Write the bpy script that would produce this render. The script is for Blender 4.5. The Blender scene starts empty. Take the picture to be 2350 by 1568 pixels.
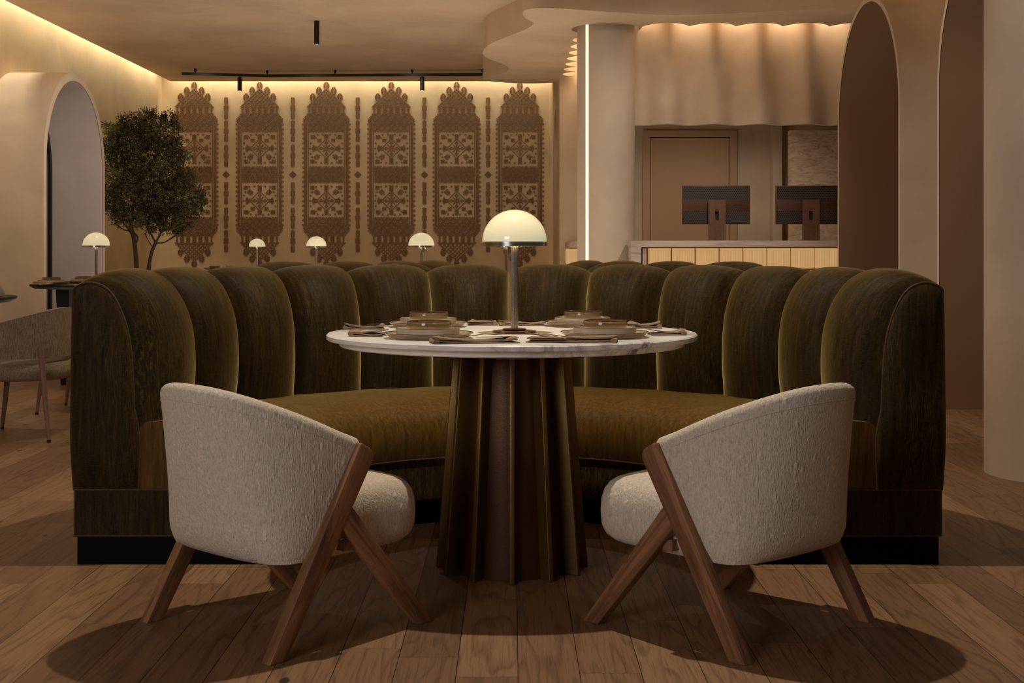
import bpy, bmesh, math, random
import numpy as np
from mathutils import Vector, Matrix
from math import sin, cos, pi, radians as R

random.seed(7)
scn = bpy.context.scene
COL = scn.collection
# ---------------------------------------------------------------- camera, world, lights
F = 3100.0
CZ = 1.02
cam_d = bpy.data.cameras.new('camera'); cam = bpy.data.objects.new('camera', cam_d); COL.objects.link(cam)
cam.location = (0, 0, CZ); cam.rotation_euler = (pi/2, 0, 0)
cam_d.sensor_width = 36.0; cam_d.lens = 36.0*F/2350.0
cam_d.shift_y = -(784-570)/2350.0
cam_d.clip_start = 0.05; cam_d.clip_end = 100
scn.camera = cam
scn.view_settings.view_transform = 'Standard'
scn.view_settings.look = 'None'
scn.view_settings.exposure = 0.0
scn.view_settings.gamma = 1.0
scn.view_settings.use_curve_mapping = False
scn.cycles.diffuse_bounces = 6

w = bpy.data.worlds.new('world'); scn.world = w; w.use_nodes = True
w.node_tree.nodes['Background'].inputs[0].default_value = (1.0, 0.80, 0.62, 1)
w.node_tree.nodes['Background'].inputs[1].default_value = 0.05

COVE = (1.0, 0.92, 0.74); WARM = (1.0, 0.80, 0.58); SOFT = (1.0, 0.88, 0.72); NEUT = (1.0, 0.92, 0.84)
def light(kind, name, loc, aim, power, color, **kw):
    d = bpy.data.lights.new(name, kind); d.energy = power; d.color = color
    for k, v in kw.items(): setattr(d, k, v)
    o = bpy.data.objects.new(name, d); COL.objects.link(o); o.location = loc
    o.rotation_euler = (Vector(aim)-Vector(loc)).to_track_quat('-Z', 'Y').to_euler()
    return o
def area(name, loc, aim, power, color, sx, sy, **kw):
    return light('AREA', name, loc, aim, power, color, shape='RECTANGLE', size=sx, size_y=sy, **kw)
def area_dir(name, loc, d, xaxis, power, color, sx, sy, **kw):
    o = area(name, loc, (0, 0, 0), power, color, sx, sy, **kw)
    z = -Vector(d).normalized(); x = Vector(xaxis); x = (x-z*x.dot(z)).normalized(); y = z.cross(x)
    o.rotation_euler = Matrix((x, y, z)).transposed().to_euler(); return o
# downlight over the table
light('SPOT', 'downlight_table', (0.0, 4.36, 3.24), (0.0, 4.33, 0), 200, SOFT, spot_size=R(112), spot_blend=0.6, shadow_soft_size=0.025)
# front fill added behind the camera to light the chair backs
area('front_fill', (-3.4, -2.2, 2.3), (-0.2, 4.0, 0.6), 84, (0.98, 0.98, 1.0), 2.2, 1.8)
# ceiling spots further back, several added to brighten dim areas
DL = [(-3.3, 7.9, 34, SOFT, 90, 0, 0), (-3.0, 10.2, 30, SOFT, 80, 0, 0), (-1.3, 7.4, 60, SOFT, 110, 0, 0), (1.3, 7.4, 60, SOFT, 110, 0, 0),
      (2.2, 9.0, 150, NEUT, 70, -1.2, 2.6), (-1.2, 12.0, 40, SOFT, 110, 0, 0), (-3.2, 15.5, 24, SOFT, 90, 0, 0), (-.9, 15.6, 24, SOFT, 100, 0, 0),
      (2.2, 14.3, 80, SOFT, 110, 0, .6), (-2.4, 11.4, 150, NEUT, 60, -2.2, 2.4), (1.3, 7.2, 55, NEUT, 70, 1.9, 1.2)]
for i, (x, y, p, c, sz, ax, ay) in enumerate(DL):
    light('SPOT', 'downlight', (x, y, 3.26), (x+ax, y+ay, 1.2 if ax else 0), p, c, spot_size=R(sz), spot_blend=0.8, shadow_soft_size=0.04)
# added spots brighten the relief wall, added upward area fills brighten the ceiling
for x in (-3.9, -2.6, -1.3, 0.0):
    light('SPOT', 'wall_fill', (x, 16.9, 3.26), (x, 18.75, 1.5), 16, SOFT, spot_size=R(100), spot_blend=1.0, shadow_soft_size=0.10)
area('up_fill', (-0.8, 11.8, .25), (-0.8, 11.8, 3.0), 104, SOFT, 5.5, 6.5)
area('up_fill', (-0.0, 6.6, .25), (-0.0, 6.6, 3.0), 8, SOFT, 3.0, .8)
light('SPOT', 'passage_fill', (3.2, 7.2, 2.75), (3.3, 8.6, 1.3), 14, SOFT, spot_size=R(120), spot_blend=1.0, shadow_soft_size=.05)  # added fill spots in both passages, brightening the bronze lining
light('SPOT', 'passage_fill', (3.2, 9.8, 2.75), (3.2, 11.2, 1.3), 12, SOFT, spot_size=R(120), spot_blend=1.0, shadow_soft_size=.05)
light('SPOT', 'column_fill', (1.1, 3.9, 3.24), (2.35, 6.0, 2.1), 60, NEUT, spot_size=R(50), spot_blend=1.0, shadow_soft_size=.1)  # added spot to lighten the right hand column
# coves
area_dir('cove_left', (-4.77, 9.8, 3.60), (-.16, 0, -1), (0, 1, 0), 74, COVE, 17.4, 0.06, spread=R(110))
area_dir('cove_back', (-1.9, 18.66, 3.60), (0, .16, -1), (1, 0, 0), 30, COVE, 5.6, 0.06, spread=R(110))
area_dir('cove_right', (3.0, 9.2, 3.7), (.35, 0, -.5), (0, 1, 0), 30, COVE, 4.5, 0.05)

# ---------------------------------------------------------------- helpers
def px(x, y, Y):
    """photo pixel + distance -> world point"""
    return Vector(((x-1175.0)/F*Y, Y, CZ-(y-570.0)/F*Y))

def srgb(r, g, b):
    f = lambda c: (c/255/12.92) if c/255 <= 0.04045 else ((c/255+0.055)/1.055)**2.4
    return (f(r), f(g), f(b), 1)

class N:
    def __init__(s, name):
        s.m = bpy.data.materials.new(name); s.m.use_nodes = True
        s.t = s.m.node_tree; s.b = s.t.nodes['Principled BSDF']
    def n(s, typ, **kw):
        nd = s.t.nodes.new(typ)
        for k, v in kw.items():
            if k.startswith('_'): setattr(nd, k[1:], v)
            else:
                i = int(k[1:]) if k[0] == 'i' and k[1:].isdigit() else k.replace('__', ' ')
                nd.inputs[i].default_value = v
        return nd
    def l(s, a, b): s.t.links.new(a, b)
    def coords(s, kind='Object', scale=(1, 1, 1), rot=(0, 0, 0), loc=(0, 0, 0)):
        tc = s.n('ShaderNodeTexCoord'); mp = s.n('ShaderNodeMapping')
        mp.inputs['Scale'].default_value = scale; mp.inputs['Rotation'].default_value = rot; mp.inputs['Location'].default_value = loc
        s.l(tc.outputs[kind], mp.inputs['Vector']); return mp.outputs[0]
    def noise(s, vec, scale, detail=4, rough=.55, dist=0):
        nd = s.n('ShaderNodeTexNoise'); nd.inputs['Scale'].default_value = scale; nd.inputs['Detail'].default_value = detail
        nd.inputs['Roughness'].default_value = rough; nd.inputs['Distortion'].default_value = dist
        s.l(vec, nd.inputs['Vector']); return nd.outputs[0]
    def ramp(s, fac, stops, interp='LINEAR'):
        r = s.n('ShaderNodeValToRGB'); cr = r.color_ramp; cr.interpolation = interp
        while len(cr.elements) < len(stops): cr.elements.new(0.5)
        for e, (p, c) in zip(cr.elements, stops):
            e.position = p; e.color = c if len(c) == 4 else (*c, 1)
        s.l(fac, r.inputs[0]); return r.outputs[0]
    def mix(s, fac, a, b, mode='MIX'):
        m = s.n('ShaderNodeMix'); m.data_type = 'RGBA'; m.blend_type = mode
        for sock, v in ((m.inputs[0], fac), (m.inputs[6], a), (m.inputs[7], b)):
            if hasattr(v, 'is_linked'): s.l(v, sock)
            else: sock.default_value = v
        return m.outputs[2]
    def math(s, op, a, b=0.0, c=0.0):
        m = s.n('ShaderNodeMath'); m.operation = op
        for i, v in enumerate((a, b, c)):
            if hasattr(v, 'is_linked'): s.l(v, m.inputs[i])
            else: m.inputs[i].default_value = v
        return m.outputs[0]
    def bump(s, h, strength=.3, dist=.01, prev=None):
        b = s.n('ShaderNodeBump'); b.inputs['Strength'].default_value = strength; b.inputs['Distance'].default_value = dist
        s.l(h, b.inputs['Height'])
        if prev is not None: s.l(prev, b.inputs['Normal'])
        return b.outputs[0]
    def set(s, **kw):
        for k, v in kw.items():
            sock = s.b.inputs[k.replace('__', ' ')]
            if hasattr(v, 'is_linked'): s.l(v, sock)
            else: sock.default_value = v
        return s.m

def plaster(name, c, var=.12, rough=.85):
    k = N(name); v = k.coords('Object')
    a = k.noise(v, 1.1, 5, .6, .4); b = k.noise(v, 14, 4, .6)
    dark = tuple(x*(1-var*2) for x in c[:3])+(1,); lite = tuple(min(1, x*(1+var)) for x in c[:3])+(1,)
    col = k.ramp(a, [(.3, dark), (.72, lite)])
    bm = k.bump(b, .12, .004); f = k.bump(k.noise(v, 220, 2), .25, .0012, bm)
    return k.set(Base__Color=col, Roughness=rough, Normal=f)

def plain(name, c, rough=.5, metal=0, var=.82, **kw):
    k = N(name); v = k.coords('Object'); n = k.noise(v, 30, 3)
    c2 = tuple(x*var for x in c[:3])+(1,)
    return k.set(Base__Color=k.ramp(n, [(.3, c2), (.7, c)]), Roughness=rough, Metallic=metal, **kw)

M = {}
M['plaster'] = plaster('limewash_plaster', srgb(206, 184, 156))
M['plaster_warm'] = plaster('sand_plaster', srgb(220, 196, 154))
M['ceiling'] = plaster('ceiling_plaster', srgb(212, 188, 158), .10)
M['column'] = plaster('column_plaster', srgb(205, 186, 164), .1)
M['black'] = plain('black_lacquer', (.0012, .0012, .001, 1), .6, 0, Specular__IOR__Level=.12)
M['black_metal'] = plain('black_metal', (.012, .009, .007, 1), .5, .3)
M['dark_table'] = plain('dark_stained_wood', (.008, .005, .004, 1), .55, 0, Specular__IOR__Level=.25)
M['beige_door'] = plain('beige_lacquer', srgb(182, 148, 114), .55, 0, .97)
M['bronze_gloss'] = plain('bronze_panel', srgb(172, 138, 106), .2, .4, .99)
M['lilac'] = plaster('pale_lining_plaster', srgb(196, 180, 172), .06)
M['chrome'] = plain('nickel', (.72, .66, .60, 1), .18, 1)
M['pole_metal'] = plain('brushed_nickel', (.64, .56, .49, 1), .25, 1)
M['amber_disc'] = plain('amber_bronze', (.42, .22, .10, 1), .22, .8)
M['taupe_metal'] = plain('taupe_metal', srgb(150, 118, 98), .45, .3)

def velvet(name='olive_velvet', uv=False, cs=((18, 12, 3), (50, 36, 11), (84, 64, 22))):
    k = N(name); v = k.coords('UV', (85, 5, 1)) if uv else k.coords('Object', (70, 70, 5))
    streak = k.noise(v, 1.0, 6, .7, .3)
    patch = k.noise(k.coords('Object', (3, 3, 1.6)), 1.6, 4, .6)
    vl = k.noise(k.coords('UV', (560, 30, 1)) if uv else k.coords('Object', (480, 480, 30)), 1.0, 2, .6)
    hl = k.noise(k.coords('UV', (40, 620, 1)) if uv else k.coords('Object', (40, 40, 620)), 1.0, 2, .6)
    fleck = k.math('MULTIPLY', k.ramp(vl, [(.50, (0, 0, 0)), (.68, (1, 1, 1))]), k.ramp(hl, [(.30, (.55, .55, .55)), (.62, (1, 1, 1))]))
    weave = k.noise(k.coords('Object', (90, 90, 420)), 1.0, 2, .5)
    base = k.ramp(streak, [(.30, srgb(*cs[0])), (.55, srgb(*cs[1])), (.8, srgb(*cs[2]))])
    f2 = k.math('MULTIPLY', fleck, k.ramp(patch, [(.44, (0, 0, 0)), (.70, (1, 1, 1))]))
    col = k.mix(k.math('MULTIPLY', f2, .32 if uv else .5), base, srgb(150, 122, 74))
    col = k.mix(k.math('MULTIPLY', k.ramp(weave, [(.45, (0, 0, 0)), (.7, (1, 1, 1))]), .10), col, srgb(120, 98, 50))
    bm = k.bump(streak, .25, .003)
    bm = k.bump(fleck, .25, .001, bm)
    return k.set(Base__Color=col, Roughness=.6, Normal=bm, Sheen__Weight=.85, Sheen__Roughness=.38,
                 Sheen__Tint=srgb(204, 176, 112), Specular__IOR__Level=.12)
M['velvet'] = velvet()
M['velvet_lit_seat'] = velvet('lit_olive_velvet_seat', False, ((66, 45, 13), (102, 73, 23), (130, 96, 34)))  # same velvet with its colour raised for the lamp lit seat
M['velvet_uv'] = velvet('olive_velvet_channels', True)
def velvet_pipe():
    k = N('velvet_piping'); v = k.coords('Object', (120, 120, 120))
    return k.set(Base__Color=k.ramp(k.noise(v, 1), [(.3, srgb(40, 29, 10)), (.7, srgb(78, 58, 24))]), Roughness=.6, Sheen__Weight=.6, Sheen__Tint=srgb(190, 158, 90))
M['piping'] = velvet_pipe()

def boucle(name='cream_boucle', c=(230, 216, 196), strength=1.0):
    k = N(name); v = k.coords('Object')
    vv = k.coords('Object', (1, 1, .55))
    vo = k.n('ShaderNodeTexVoronoi'); vo.inputs['Scale'].default_value = 55; k.l(vv, vo.inputs['Vector'])
    slub = k.ramp(vo.outputs['Distance'], [(.0, (1, 1, 1)), (.42, (0, 0, 0))])
    pick = k.ramp(k.noise(v, 42, 2), [(.5, (0, 0, 0)), (.62, (1, 1, 1))])
    slub = k.math('MULTIPLY', slub, pick)
    rib = k.noise(k.coords('Object', (300, 300, 70)), 1.0, 3, .6)
    n = k.noise(v, 160, 3, .6)
    h = k.math('ADD', k.math('MULTIPLY', slub, 1.2), k.math('ADD', k.math('MULTIPLY', rib, 1.0), k.math('MULTIPLY', n, .5)))
    col = k.ramp(h, [(.35, srgb(*[int(x*.72) for x in c])), (.75, srgb(*c)), (1.0, srgb(*[min(255, int(x*1.06)) for x in c]))])
    return k.set(Base__Color=col, Roughness=.95, Normal=k.bump(h, .75*strength, .004), Sheen__Weight=.15, Specular__IOR__Level=.1)
M['boucle'] = boucle()

def ribbed_fabric():
    k = N('taupe_ribbed_fabric'); s = k.noise(k.coords('Object', (330, 330, 30)), 1, 3, .6); n = k.noise(k.coords('Object'), 200, 2)
    h = k.math('ADD', s, k.math('MULTIPLY', n, .4))
    return k.set(Base__Color=k.ramp(h, [(.45, srgb(98, 84, 66)), (.85, srgb(176, 156, 128))]), Roughness=.9, Normal=k.bump(h, .5, .002))
M['rib_fabric'] = ribbed_fabric()

def wood(name, dark, lite, ang=0, rough=.5):
    k = N(name)
    v0 = k.coords('Object', (1, 1, 1), (R(ang), 0, 0))
    mp = k.n('ShaderNodeMapping'); mp.inputs['Scale'].default_value = (26, 26, 2.0); k.l(v0, mp.inputs['Vector'])
    mp2 = k.n('ShaderNodeMapping'); mp2.inputs['Scale'].default_value = (200, 200, 9); k.l(v0, mp2.inputs['Vector'])
    n = k.noise(mp.outputs[0], 1.0, 3, .5, .8)
    ring = k.math('FRACT', k.math('MULTIPLY', n, 7.0))
    fine = k.noise(mp2.outputs[0], 1.0, 3, .6)
    line = k.ramp(ring, [(0, (1, 1, 1)), (.25, (0, 0, 0)), (1, (.15, .15, .15))])
    col = k.ramp(n, [(.3, dark), (.55, lite), (.8, tuple(min(1, x*1.15) for x in lite[:3])+(1,))])
    col = k.mix(k.math('MULTIPLY', line, .45), col, tuple(x*.45 for x in dark[:3])+(1,))
    col = k.mix(k.math('MULTIPLY', fine, .25), col, dark)
    return k.set(Base__Color=col, Roughness=rough, Normal=k.bump(fine, .12, .001))
M['walnut'] = wood('warm_teak', srgb(98, 64, 42), srgb(170, 122, 84), 30.5)
M['walnut2'] = wood('warm_teak_front', srgb(98, 64, 42), srgb(170, 122, 84), -40.4)

def floor_mat():
    k = N('oak_plank_floor')
    PW, PL_ = .1482, 1.75
    sp = k.n('ShaderNodeSeparateXYZ'); k.l(k.coords('Object'), sp.inputs[0])
    xr = k.math('DIVIDE', k.math('SUBTRACT', sp.outputs[0], .0143), PW); row = k.math('FLOOR', xr)
    w1 = k.n('ShaderNodeTexWhiteNoise'); w1.noise_dimensions = '1D'; k.l(row, w1.inputs['W'])
    yr = k.math('ADD', k.math('DIVIDE', sp.outputs[1], PL_), w1.outputs['Value']); cell_ = k.math('FLOOR', yr)
    w2 = k.n('ShaderNodeTexWhiteNoise'); w2.noise_dimensions = '2D'
    cv = k.n('ShaderNodeCombineXYZ'); k.l(row, cv.inputs[0]); k.l(cell_, cv.inputs[1]); k.l(cv.outputs[0], w2.inputs['Vector']); rv = w2.outputs['Value']
    def edge(v, size, wd):
        f = k.math('FRACT', v); d_ = k.math('MULTIPLY', k.math('MINIMUM', f, k.math('SUBTRACT', 1.0, f)), size)
        return k.math('LESS_THAN', d_, wd)
    seam = k.math('MAXIMUM', edge(xr, PW, .0010), edge(yr, PL_, .0007))
    # per plank offset of the grain
    off = k.n('ShaderNodeCombineXYZ'); k.l(k.math('MULTIPLY', rv, 13.0), off.inputs[0]); k.l(k.math('MULTIPLY', rv, 37.0), off.inputs[1]); k.l(k.math('MULTIPLY', rv, 5.0), off.inputs[2])
    add = k.n('ShaderNodeVectorMath'); add.operation = 'ADD'; k.l(k.coords('Object', (1, 1, 1)), add.inputs[0]); k.l(off.outputs[0], add.inputs[1])
    def mapped(scale):
        mp = k.n('ShaderNodeMapping'); mp.inputs['Scale'].default_value = scale; k.l(add.outputs[0], mp.inputs['Vector']); return mp.outputs[0]
    cath = k.noise(mapped((6.5, .85, 1)), .9, 2.0, .4, .35)
    rings = k.math('FRACT', k.math('MULTIPLY', cath, 12.0))
    line = k.ramp(rings, [(.0, (1, 1, 1)), (.10, (0, 0, 0)), (.72, (0, 0, 0)), (1.0, (.9, .9, .9))])
    fine = k.noise(mapped((170, 5, 1)), 1.0, 4, .7)
    finer = k.noise(mapped((420, 9, 1)), 1.0, 2, .6)
    vo = k.n('ShaderNodeTexVoronoi'); vo.inputs['Scale'].default_value = 1.0; k.l(mapped((4.2, 2.0, 1)), vo.inputs['Vector'])
    knot = k.ramp(vo.outputs['Distance'], [(.045, (1, 1, 1)), (.06, (0, 0, 0))])
    base = k.ramp(rv, [(0.0, srgb(130, 98, 68)), (.5, srgb(149, 114, 81)), (1.0, srgb(170, 133, 97))])
    tone = k.noise(mapped((1.5, .8, 1)), 1.5, 3)
    base = k.mix(k.math('MULTIPLY', tone, .35), base, srgb(122, 88, 60))
    base = k.mix(k.math('MULTIPLY', line, .42), base, srgb(70, 44, 28))
    base = k.mix(k.math('MULTIPLY', k.ramp(fine, [(.5, (0, 0, 0)), (.66, (1, 1, 1))]), .48), base, srgb(76, 50, 33))
    base = k.mix(k.math('MULTIPLY', finer, .12), base, srgb(60, 40, 26))
    base = k.mix(k.math('MULTIPLY', knot, .85), base, srgb(34, 22, 16))
    base = k.mix(seam, base, srgb(22, 14, 9))
    h = k.math('SUBTRACT', k.math('ADD', k.math('MULTIPLY', fine, .3), k.math('MULTIPLY', line, -.25)), k.math('MULTIPLY', seam, 2.0))
    return k.set(Base__Color=base, Roughness=.46, Normal=k.bump(h, .25, .0015), Specular__IOR__Level=.35)
M['floor'] = floor_mat()

def marble():
    k = N('white_marble'); v = k.coords('Object', (1, 1, 1), (0.2, .5, .4))
    n = k.noise(v, 3.2, 8, .62, 1.6)
    vein = k.ramp(k.math('ABSOLUTE', k.math('SUBTRACT', n, .5)), [(.0, (1, 1, 1)), (.035, (.35, .35, .35)), (.10, (0, 0, 0))])
    mask = k.ramp(k.noise(v, 2.2, 3), [(.50, (0, 0, 0)), (.62, (1, 1, 1))])
    soft = k.noise(v, 6, 6, .6, 1)
    col = k.mix(k.ramp(soft, [(.45, (0, 0, 0)), (.9, (.6, .6, .6))]), srgb(252, 249, 244), srgb(200, 198, 200))
    col = k.mix(k.math('MULTIPLY', k.math('MULTIPLY', vein, mask), .85), col, srgb(84, 86, 100))
    return k.set(Base__Color=col, Roughness=.28)
M['marble'] = marble()

def bronze(name='aged_bronze', c=((80, 56, 28), (104, 74, 40)), met=.9):
    k = N(name); v = k.coords('Object')
    n = k.noise(v, 260, 2); p = k.noise(v, 4, 4)
    return k.set(Base__Color=k.ramp(p, [(.3, srgb(*c[0])), (.7, srgb(*c[1]))]), Metallic=met, Roughness=k.ramp(n, [(.3, (.36,)*3), (.7, (.5,)*3)]), Normal=k.bump(n, .3, .0008))
M['bronze'] = bronze('aged_bronze_fins', ((112, 88, 48), (136, 108, 62)), .75)
M['bronze_core'] = bronze('shaded_brown_core', ((74, 44, 18), (90, 56, 26)), .5)  # brown core, darkened to hold the shade between the fins

def stone():
    k = N('grey_travertine'); v = k.coords('Object', (1, 1, 14), (0, R(6), 0))
    n = k.noise(v, 2.2, 8, .65, .8)
    return k.set(Base__Color=k.ramp(n, [(.25, srgb(132, 116, 102)), (.5, srgb(186, 168, 150)), (.75, srgb(206, 190, 172))]), Roughness=.5, Normal=k.bump(n, .15, .003))
M['stone'] = stone()
def stone2():
    k = N('veined_stone_slab'); v = k.coords('Object', (5, 1, 14), (0, R(28), 0))
    n = k.noise(v, 1.4, 8, .7, 1.2)
    return k.set(Base__Color=k.ramp(n, [(.3, srgb(172, 140, 112)), (.55, srgb(226, 198, 168)), (.8, srgb(240, 218, 190))]), Roughness=.45)
M['stone_slab'] = stone2()

def glow_glass():
    k = N('backlit_ribbed_glass')
    wv = k.n('ShaderNodeTexWave'); wv.wave_type = 'BANDS'; wv.bands_direction = 'X'; wv.inputs['Scale'].default_value = 22; wv.inputs['Distortion'].default_value = .4
    tc = k.n('ShaderNodeTexCoord'); sep = k.n('ShaderNodeSeparateXYZ'); k.l(tc.outputs['Object'], sep.inputs[0])
    cmb = k.n('ShaderNodeCombineXYZ'); k.l(k.math('ADD', sep.outputs[0], sep.outputs[1]), cmb.inputs[0]); k.l(cmb.outputs[0], wv.inputs['Vector'])
    n = k.noise(tc.outputs['Object'], 5, 4)
    col = k.mix(k.math('MULTIPLY', wv.outputs['Fac'], .5), srgb(228, 176, 112), srgb(250, 214, 158))
    col = k.mix(k.math('MULTIPLY', n, .35), col, srgb(206, 146, 84))
    return k.set(Base__Color=srgb(110, 80, 50), Roughness=.25, Emission__Color=col, Emission__Strength=.58, Normal=k.bump(wv.outputs['Fac'], .4, .004))
M['glow_glass'] = glow_glass()
M['rose_frame'] = plain('copper_edge_glass', srgb(130, 80, 42), .35, .2)

def emis(name, c, s, base=(.8, .8, .8, 1)):
    k = N(name); return k.set(Base__Color=base, Emission__Color=c, Emission__Strength=s)
M['led'] = emis('led_diffuser', (1.0, .80, .56, 1), .95)
M['led_strip'] = emis('led_ribbon', (1.0, .88, .66, 1), 44)
def opal():
    k = N('opal_glass'); v = k.coords('Object')
    sep = k.n('ShaderNodeSeparateXYZ'); tc = k.n('ShaderNodeTexCoord'); k.l(tc.outputs['Object'], sep.inputs[0])
    return k.set(Base__Color=(.80, .72, .44, 1), Roughness=.12, Subsurface__Weight=0.0, Emission__Color=(1.0, .90, .60, 1), Emission__Strength=.44, Coat__Weight=.5, Coat__Roughness=.05)
M['opal'] = opal()
M['lens'] = emis('lamp_lens', (1, .9, .75, 1), 4)

def glass(name, c, rough=.05, alpha_mix=.45):
    k = N(name); v = k.coords('Object')
    return k.set(Base__Color=c, Roughness=rough, Transmission__Weight=alpha_mix, IOR=1.35, Coat__Weight=.6, Coat__Roughness=.04)
M['amber_glass'] = glass('amber_smoked_glass', srgb(198, 176, 140), .03, .8)
M['smoke_glass'] = glass('smoked_charger_glass', srgb(190, 168, 136), .05, .65)
M['brown_rim'] = plain('brown_rim_glaze', srgb(84, 56, 36), .2)
M['ceramic'] = plain('cream_ceramic', srgb(226, 212, 190), .3)
def napkin_mat():
    k = N('taupe_linen'); n = k.noise(k.coords('Object'), 420, 2)
    return k.set(Base__Color=k.ramp(n, [(.3, srgb(124, 102, 80)), (.7, srgb(166, 141, 112))]), Roughness=.9, Normal=k.bump(n, .4, .0006))
M['linen'] = napkin_mat()
M['fork'] = plain('bronzed_steel', srgb(150, 120, 90), .25, 1)
def relief():
    k = N('carved_relief_brown'); n = k.noise(k.coords('Object'), 60, 3)
    return k.set(Base__Color=k.ramp(n, [(.3, srgb(124, 91, 60)), (.7, srgb(148, 112, 76))]), Roughness=.85)
M['relief'] = relief()
def leaf():
    k = N('olive_leaf'); oi = k.n('ShaderNodeTexCoord')
    n = k.noise(oi.outputs['Object'], 5, 3)
    return k.set(Base__Color=k.ramp(n, [(.3, srgb(40, 32, 12)), (.52, srgb(66, 58, 25)), (.72, srgb(112, 112, 64))]), Roughness=.6)
M['leaf'] = leaf()
M['bark'] = plain('dark_bark', srgb(62, 42, 26), .9)
M['soil'] = plain('soil', srgb(40, 28, 20), .95)
def perf():
    k = N('perforated_housing')
    tc = k.n('ShaderNodeTexCoord'); sep = k.n('ShaderNodeSeparateXYZ'); k.l(tc.outputs['Object'], sep.inputs[0])
    P = .0182
    def tri(v, per, off=0.0):  # distance to cell centre
        f = k.math('FRACT', k.math('ADD', k.math('DIVIDE', v, per), off))
        return k.math('MULTIPLY', k.math('SUBTRACT', f, .5), per)
    def d(offx, offz):
        a = tri(sep.outputs[0], .020, offx); b = tri(sep.outputs[2], .034, offz)
        return k.math('SQRT', k.math('ADD', k.math('MULTIPLY', a, a), k.math('MULTIPLY', b, b)))
    dd = k.math('MINIMUM', d(0, 0), d(.5, .5))
    col = k.ramp(k.math('DIVIDE', dd, P), [(.0, (.006, .003, .002)), (.36, (.006, .003, .002)), (.43, srgb(92, 74, 66)), (.6, srgb(56, 38, 28))])
    return k.set(Base__Color=col, Roughness=.5)
M['perf'] = perf()
M['monitor_body'] = plain('bronze_aluminium', srgb(98, 66, 44), .45, .4)
M['monitor_stand'] = plain('bronze_stand', srgb(124, 92, 66), .45, .4)
M['mark'] = plain('dark_print', srgb(30, 16, 10), .8)

# ------------------------------------------------------------ mesh builder
class MB:
    def __init__(s): s.v = []; s.f = []; s.mi = []; s.cur = 0
    def add(s, vs, fs):
        b = len(s.v); s.v += [tuple(v) for v in vs]; s.f += [tuple(i+b for i in f) for f in fs]; s.mi += [s.cur]*len(fs); return s
    def box(s, x0, x1, y0, y1, z0, z1, m=None):
        vs = [Vector((x, y, z)) for x in (x0, x1) for y in (y0, y1) for z in (z0, z1)]
        if m is not None: vs = [m @ v for v in vs]
        return s.add(vs, [(0, 1, 3, 2), (4, 6, 7, 5), (0, 4, 5, 1), (2, 3, 7, 6), (0, 2, 6, 4), (1, 5, 7, 3)])
    def grid(s, P, nu, nv, close_u=False, close_v=False):
        """P(i,j) -> point"""
        vs = [P(i, j) for i in range(nu) for j in range(nv)]
        fs = []
        for i in range(nu if close_u else nu-1):
            for j in range(nv if close_v else nv-1):
                a = i*nv+j; b = ((i+1) % nu)*nv+j; c = ((i+1) % nu)*nv+(j+1) % nv; d = i*nv+(j+1) % nv
                fs.append((a, b, c, d))
        return s.add(vs, fs)
    def lathe(s, prof, n=64, c=(0, 0, 0)):
        s.grid(lambda i, j: (c[0]+prof[j][0]*cos(2*pi*i/n), c[1]+prof[j][0]*sin(2*pi*i/n), c[2]+prof[j][1]), n, len(prof), close_u=True)
        return s
    def tube(s, pts, rad, n=10, caps=True):
        pts = [Vector(p) for p in pts]; rs = rad if isinstance(rad, (list, tuple)) else [rad]*len(pts)
        rings = []; up = Vector((0, 0, 1))
        t0 = (pts[1]-pts[0]).normalized()
        if abs(t0.dot(up)) > .9: up = Vector((1, 0, 0))
        nrm = (up - t0*up.dot(t0)).normalized()
        for i, p in enumerate(pts):
            t = (pts[min(i+1, len(pts)-1)]-pts[max(i-1, 0)]).normalized()
            nrm = (nrm - t*nrm.dot(t)).normalized(); b = t.cross(nrm)
            rings.append([p+(nrm*cos(2*pi*k/n)+b*sin(2*pi*k/n))*rs[i] for k in range(n)])
        s.grid(lambda i, j: rings[i][j], len(pts), n, close_v=True)
        if caps:
            s.add(rings[0], [tuple(range(n))[::-1]]); s.add(rings[-1], [tuple(range(n))])
        return s
    def prism(s, poly, z0, z1, axis='z'):
        n = len(poly)
        def P(p, h):
            return {'z': (p[0], p[1], h), 'x': (h, p[0], p[1]), 'y': (p[0], h, p[1])}[axis]
        vs = [P(p, z0) for p in poly]+[P(p, z1) for p in poly]
        return s.add(vs, [tuple(range(n))[::-1], tuple(range(n, 2*n))]+[(i, (i+1) % n, (i+1) % n+n, i+n) for i in range(n)])
    def build(s, name, mat, parent=None, smooth=40, bevel=0, seg=2, loc=None, weld=True, flip=False):
        me = bpy.data.meshes.new(name); me.from_pydata(s.v, [], s.f); 
        mats = mat if isinstance(mat, list) else [mat]
        for m_ in mats: me.materials.append(m_)
        me.polygons.foreach_set('material_index', s.mi)
        bm = bmesh.new(); bm.from_mesh(me)
        if weld: bmesh.ops.remove_doubles(bm, verts=bm.verts, dist=1e-5)
        bmesh.ops.recalc_face_normals(bm, faces=bm.faces)
        if bevel:
            es = [e for e in bm.edges if len(e.link_faces) == 2 and e.calc_face_angle(0) > R(30)]
            bmesh.ops.bevel(bm, geom=es, offset=bevel, segments=seg, profile=.5, affect='EDGES', clamp_overlap=True)
        bm.to_mesh(me); bm.free()
        if smooth:
            me.shade_smooth(); me.set_sharp_from_angle(angle=R(smooth))
        o = bpy.data.objects.new(name, me); COL.objects.link(o)
        if parent is not None: o.parent = parent
        if loc is not None: o.location = loc
        return o

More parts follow.
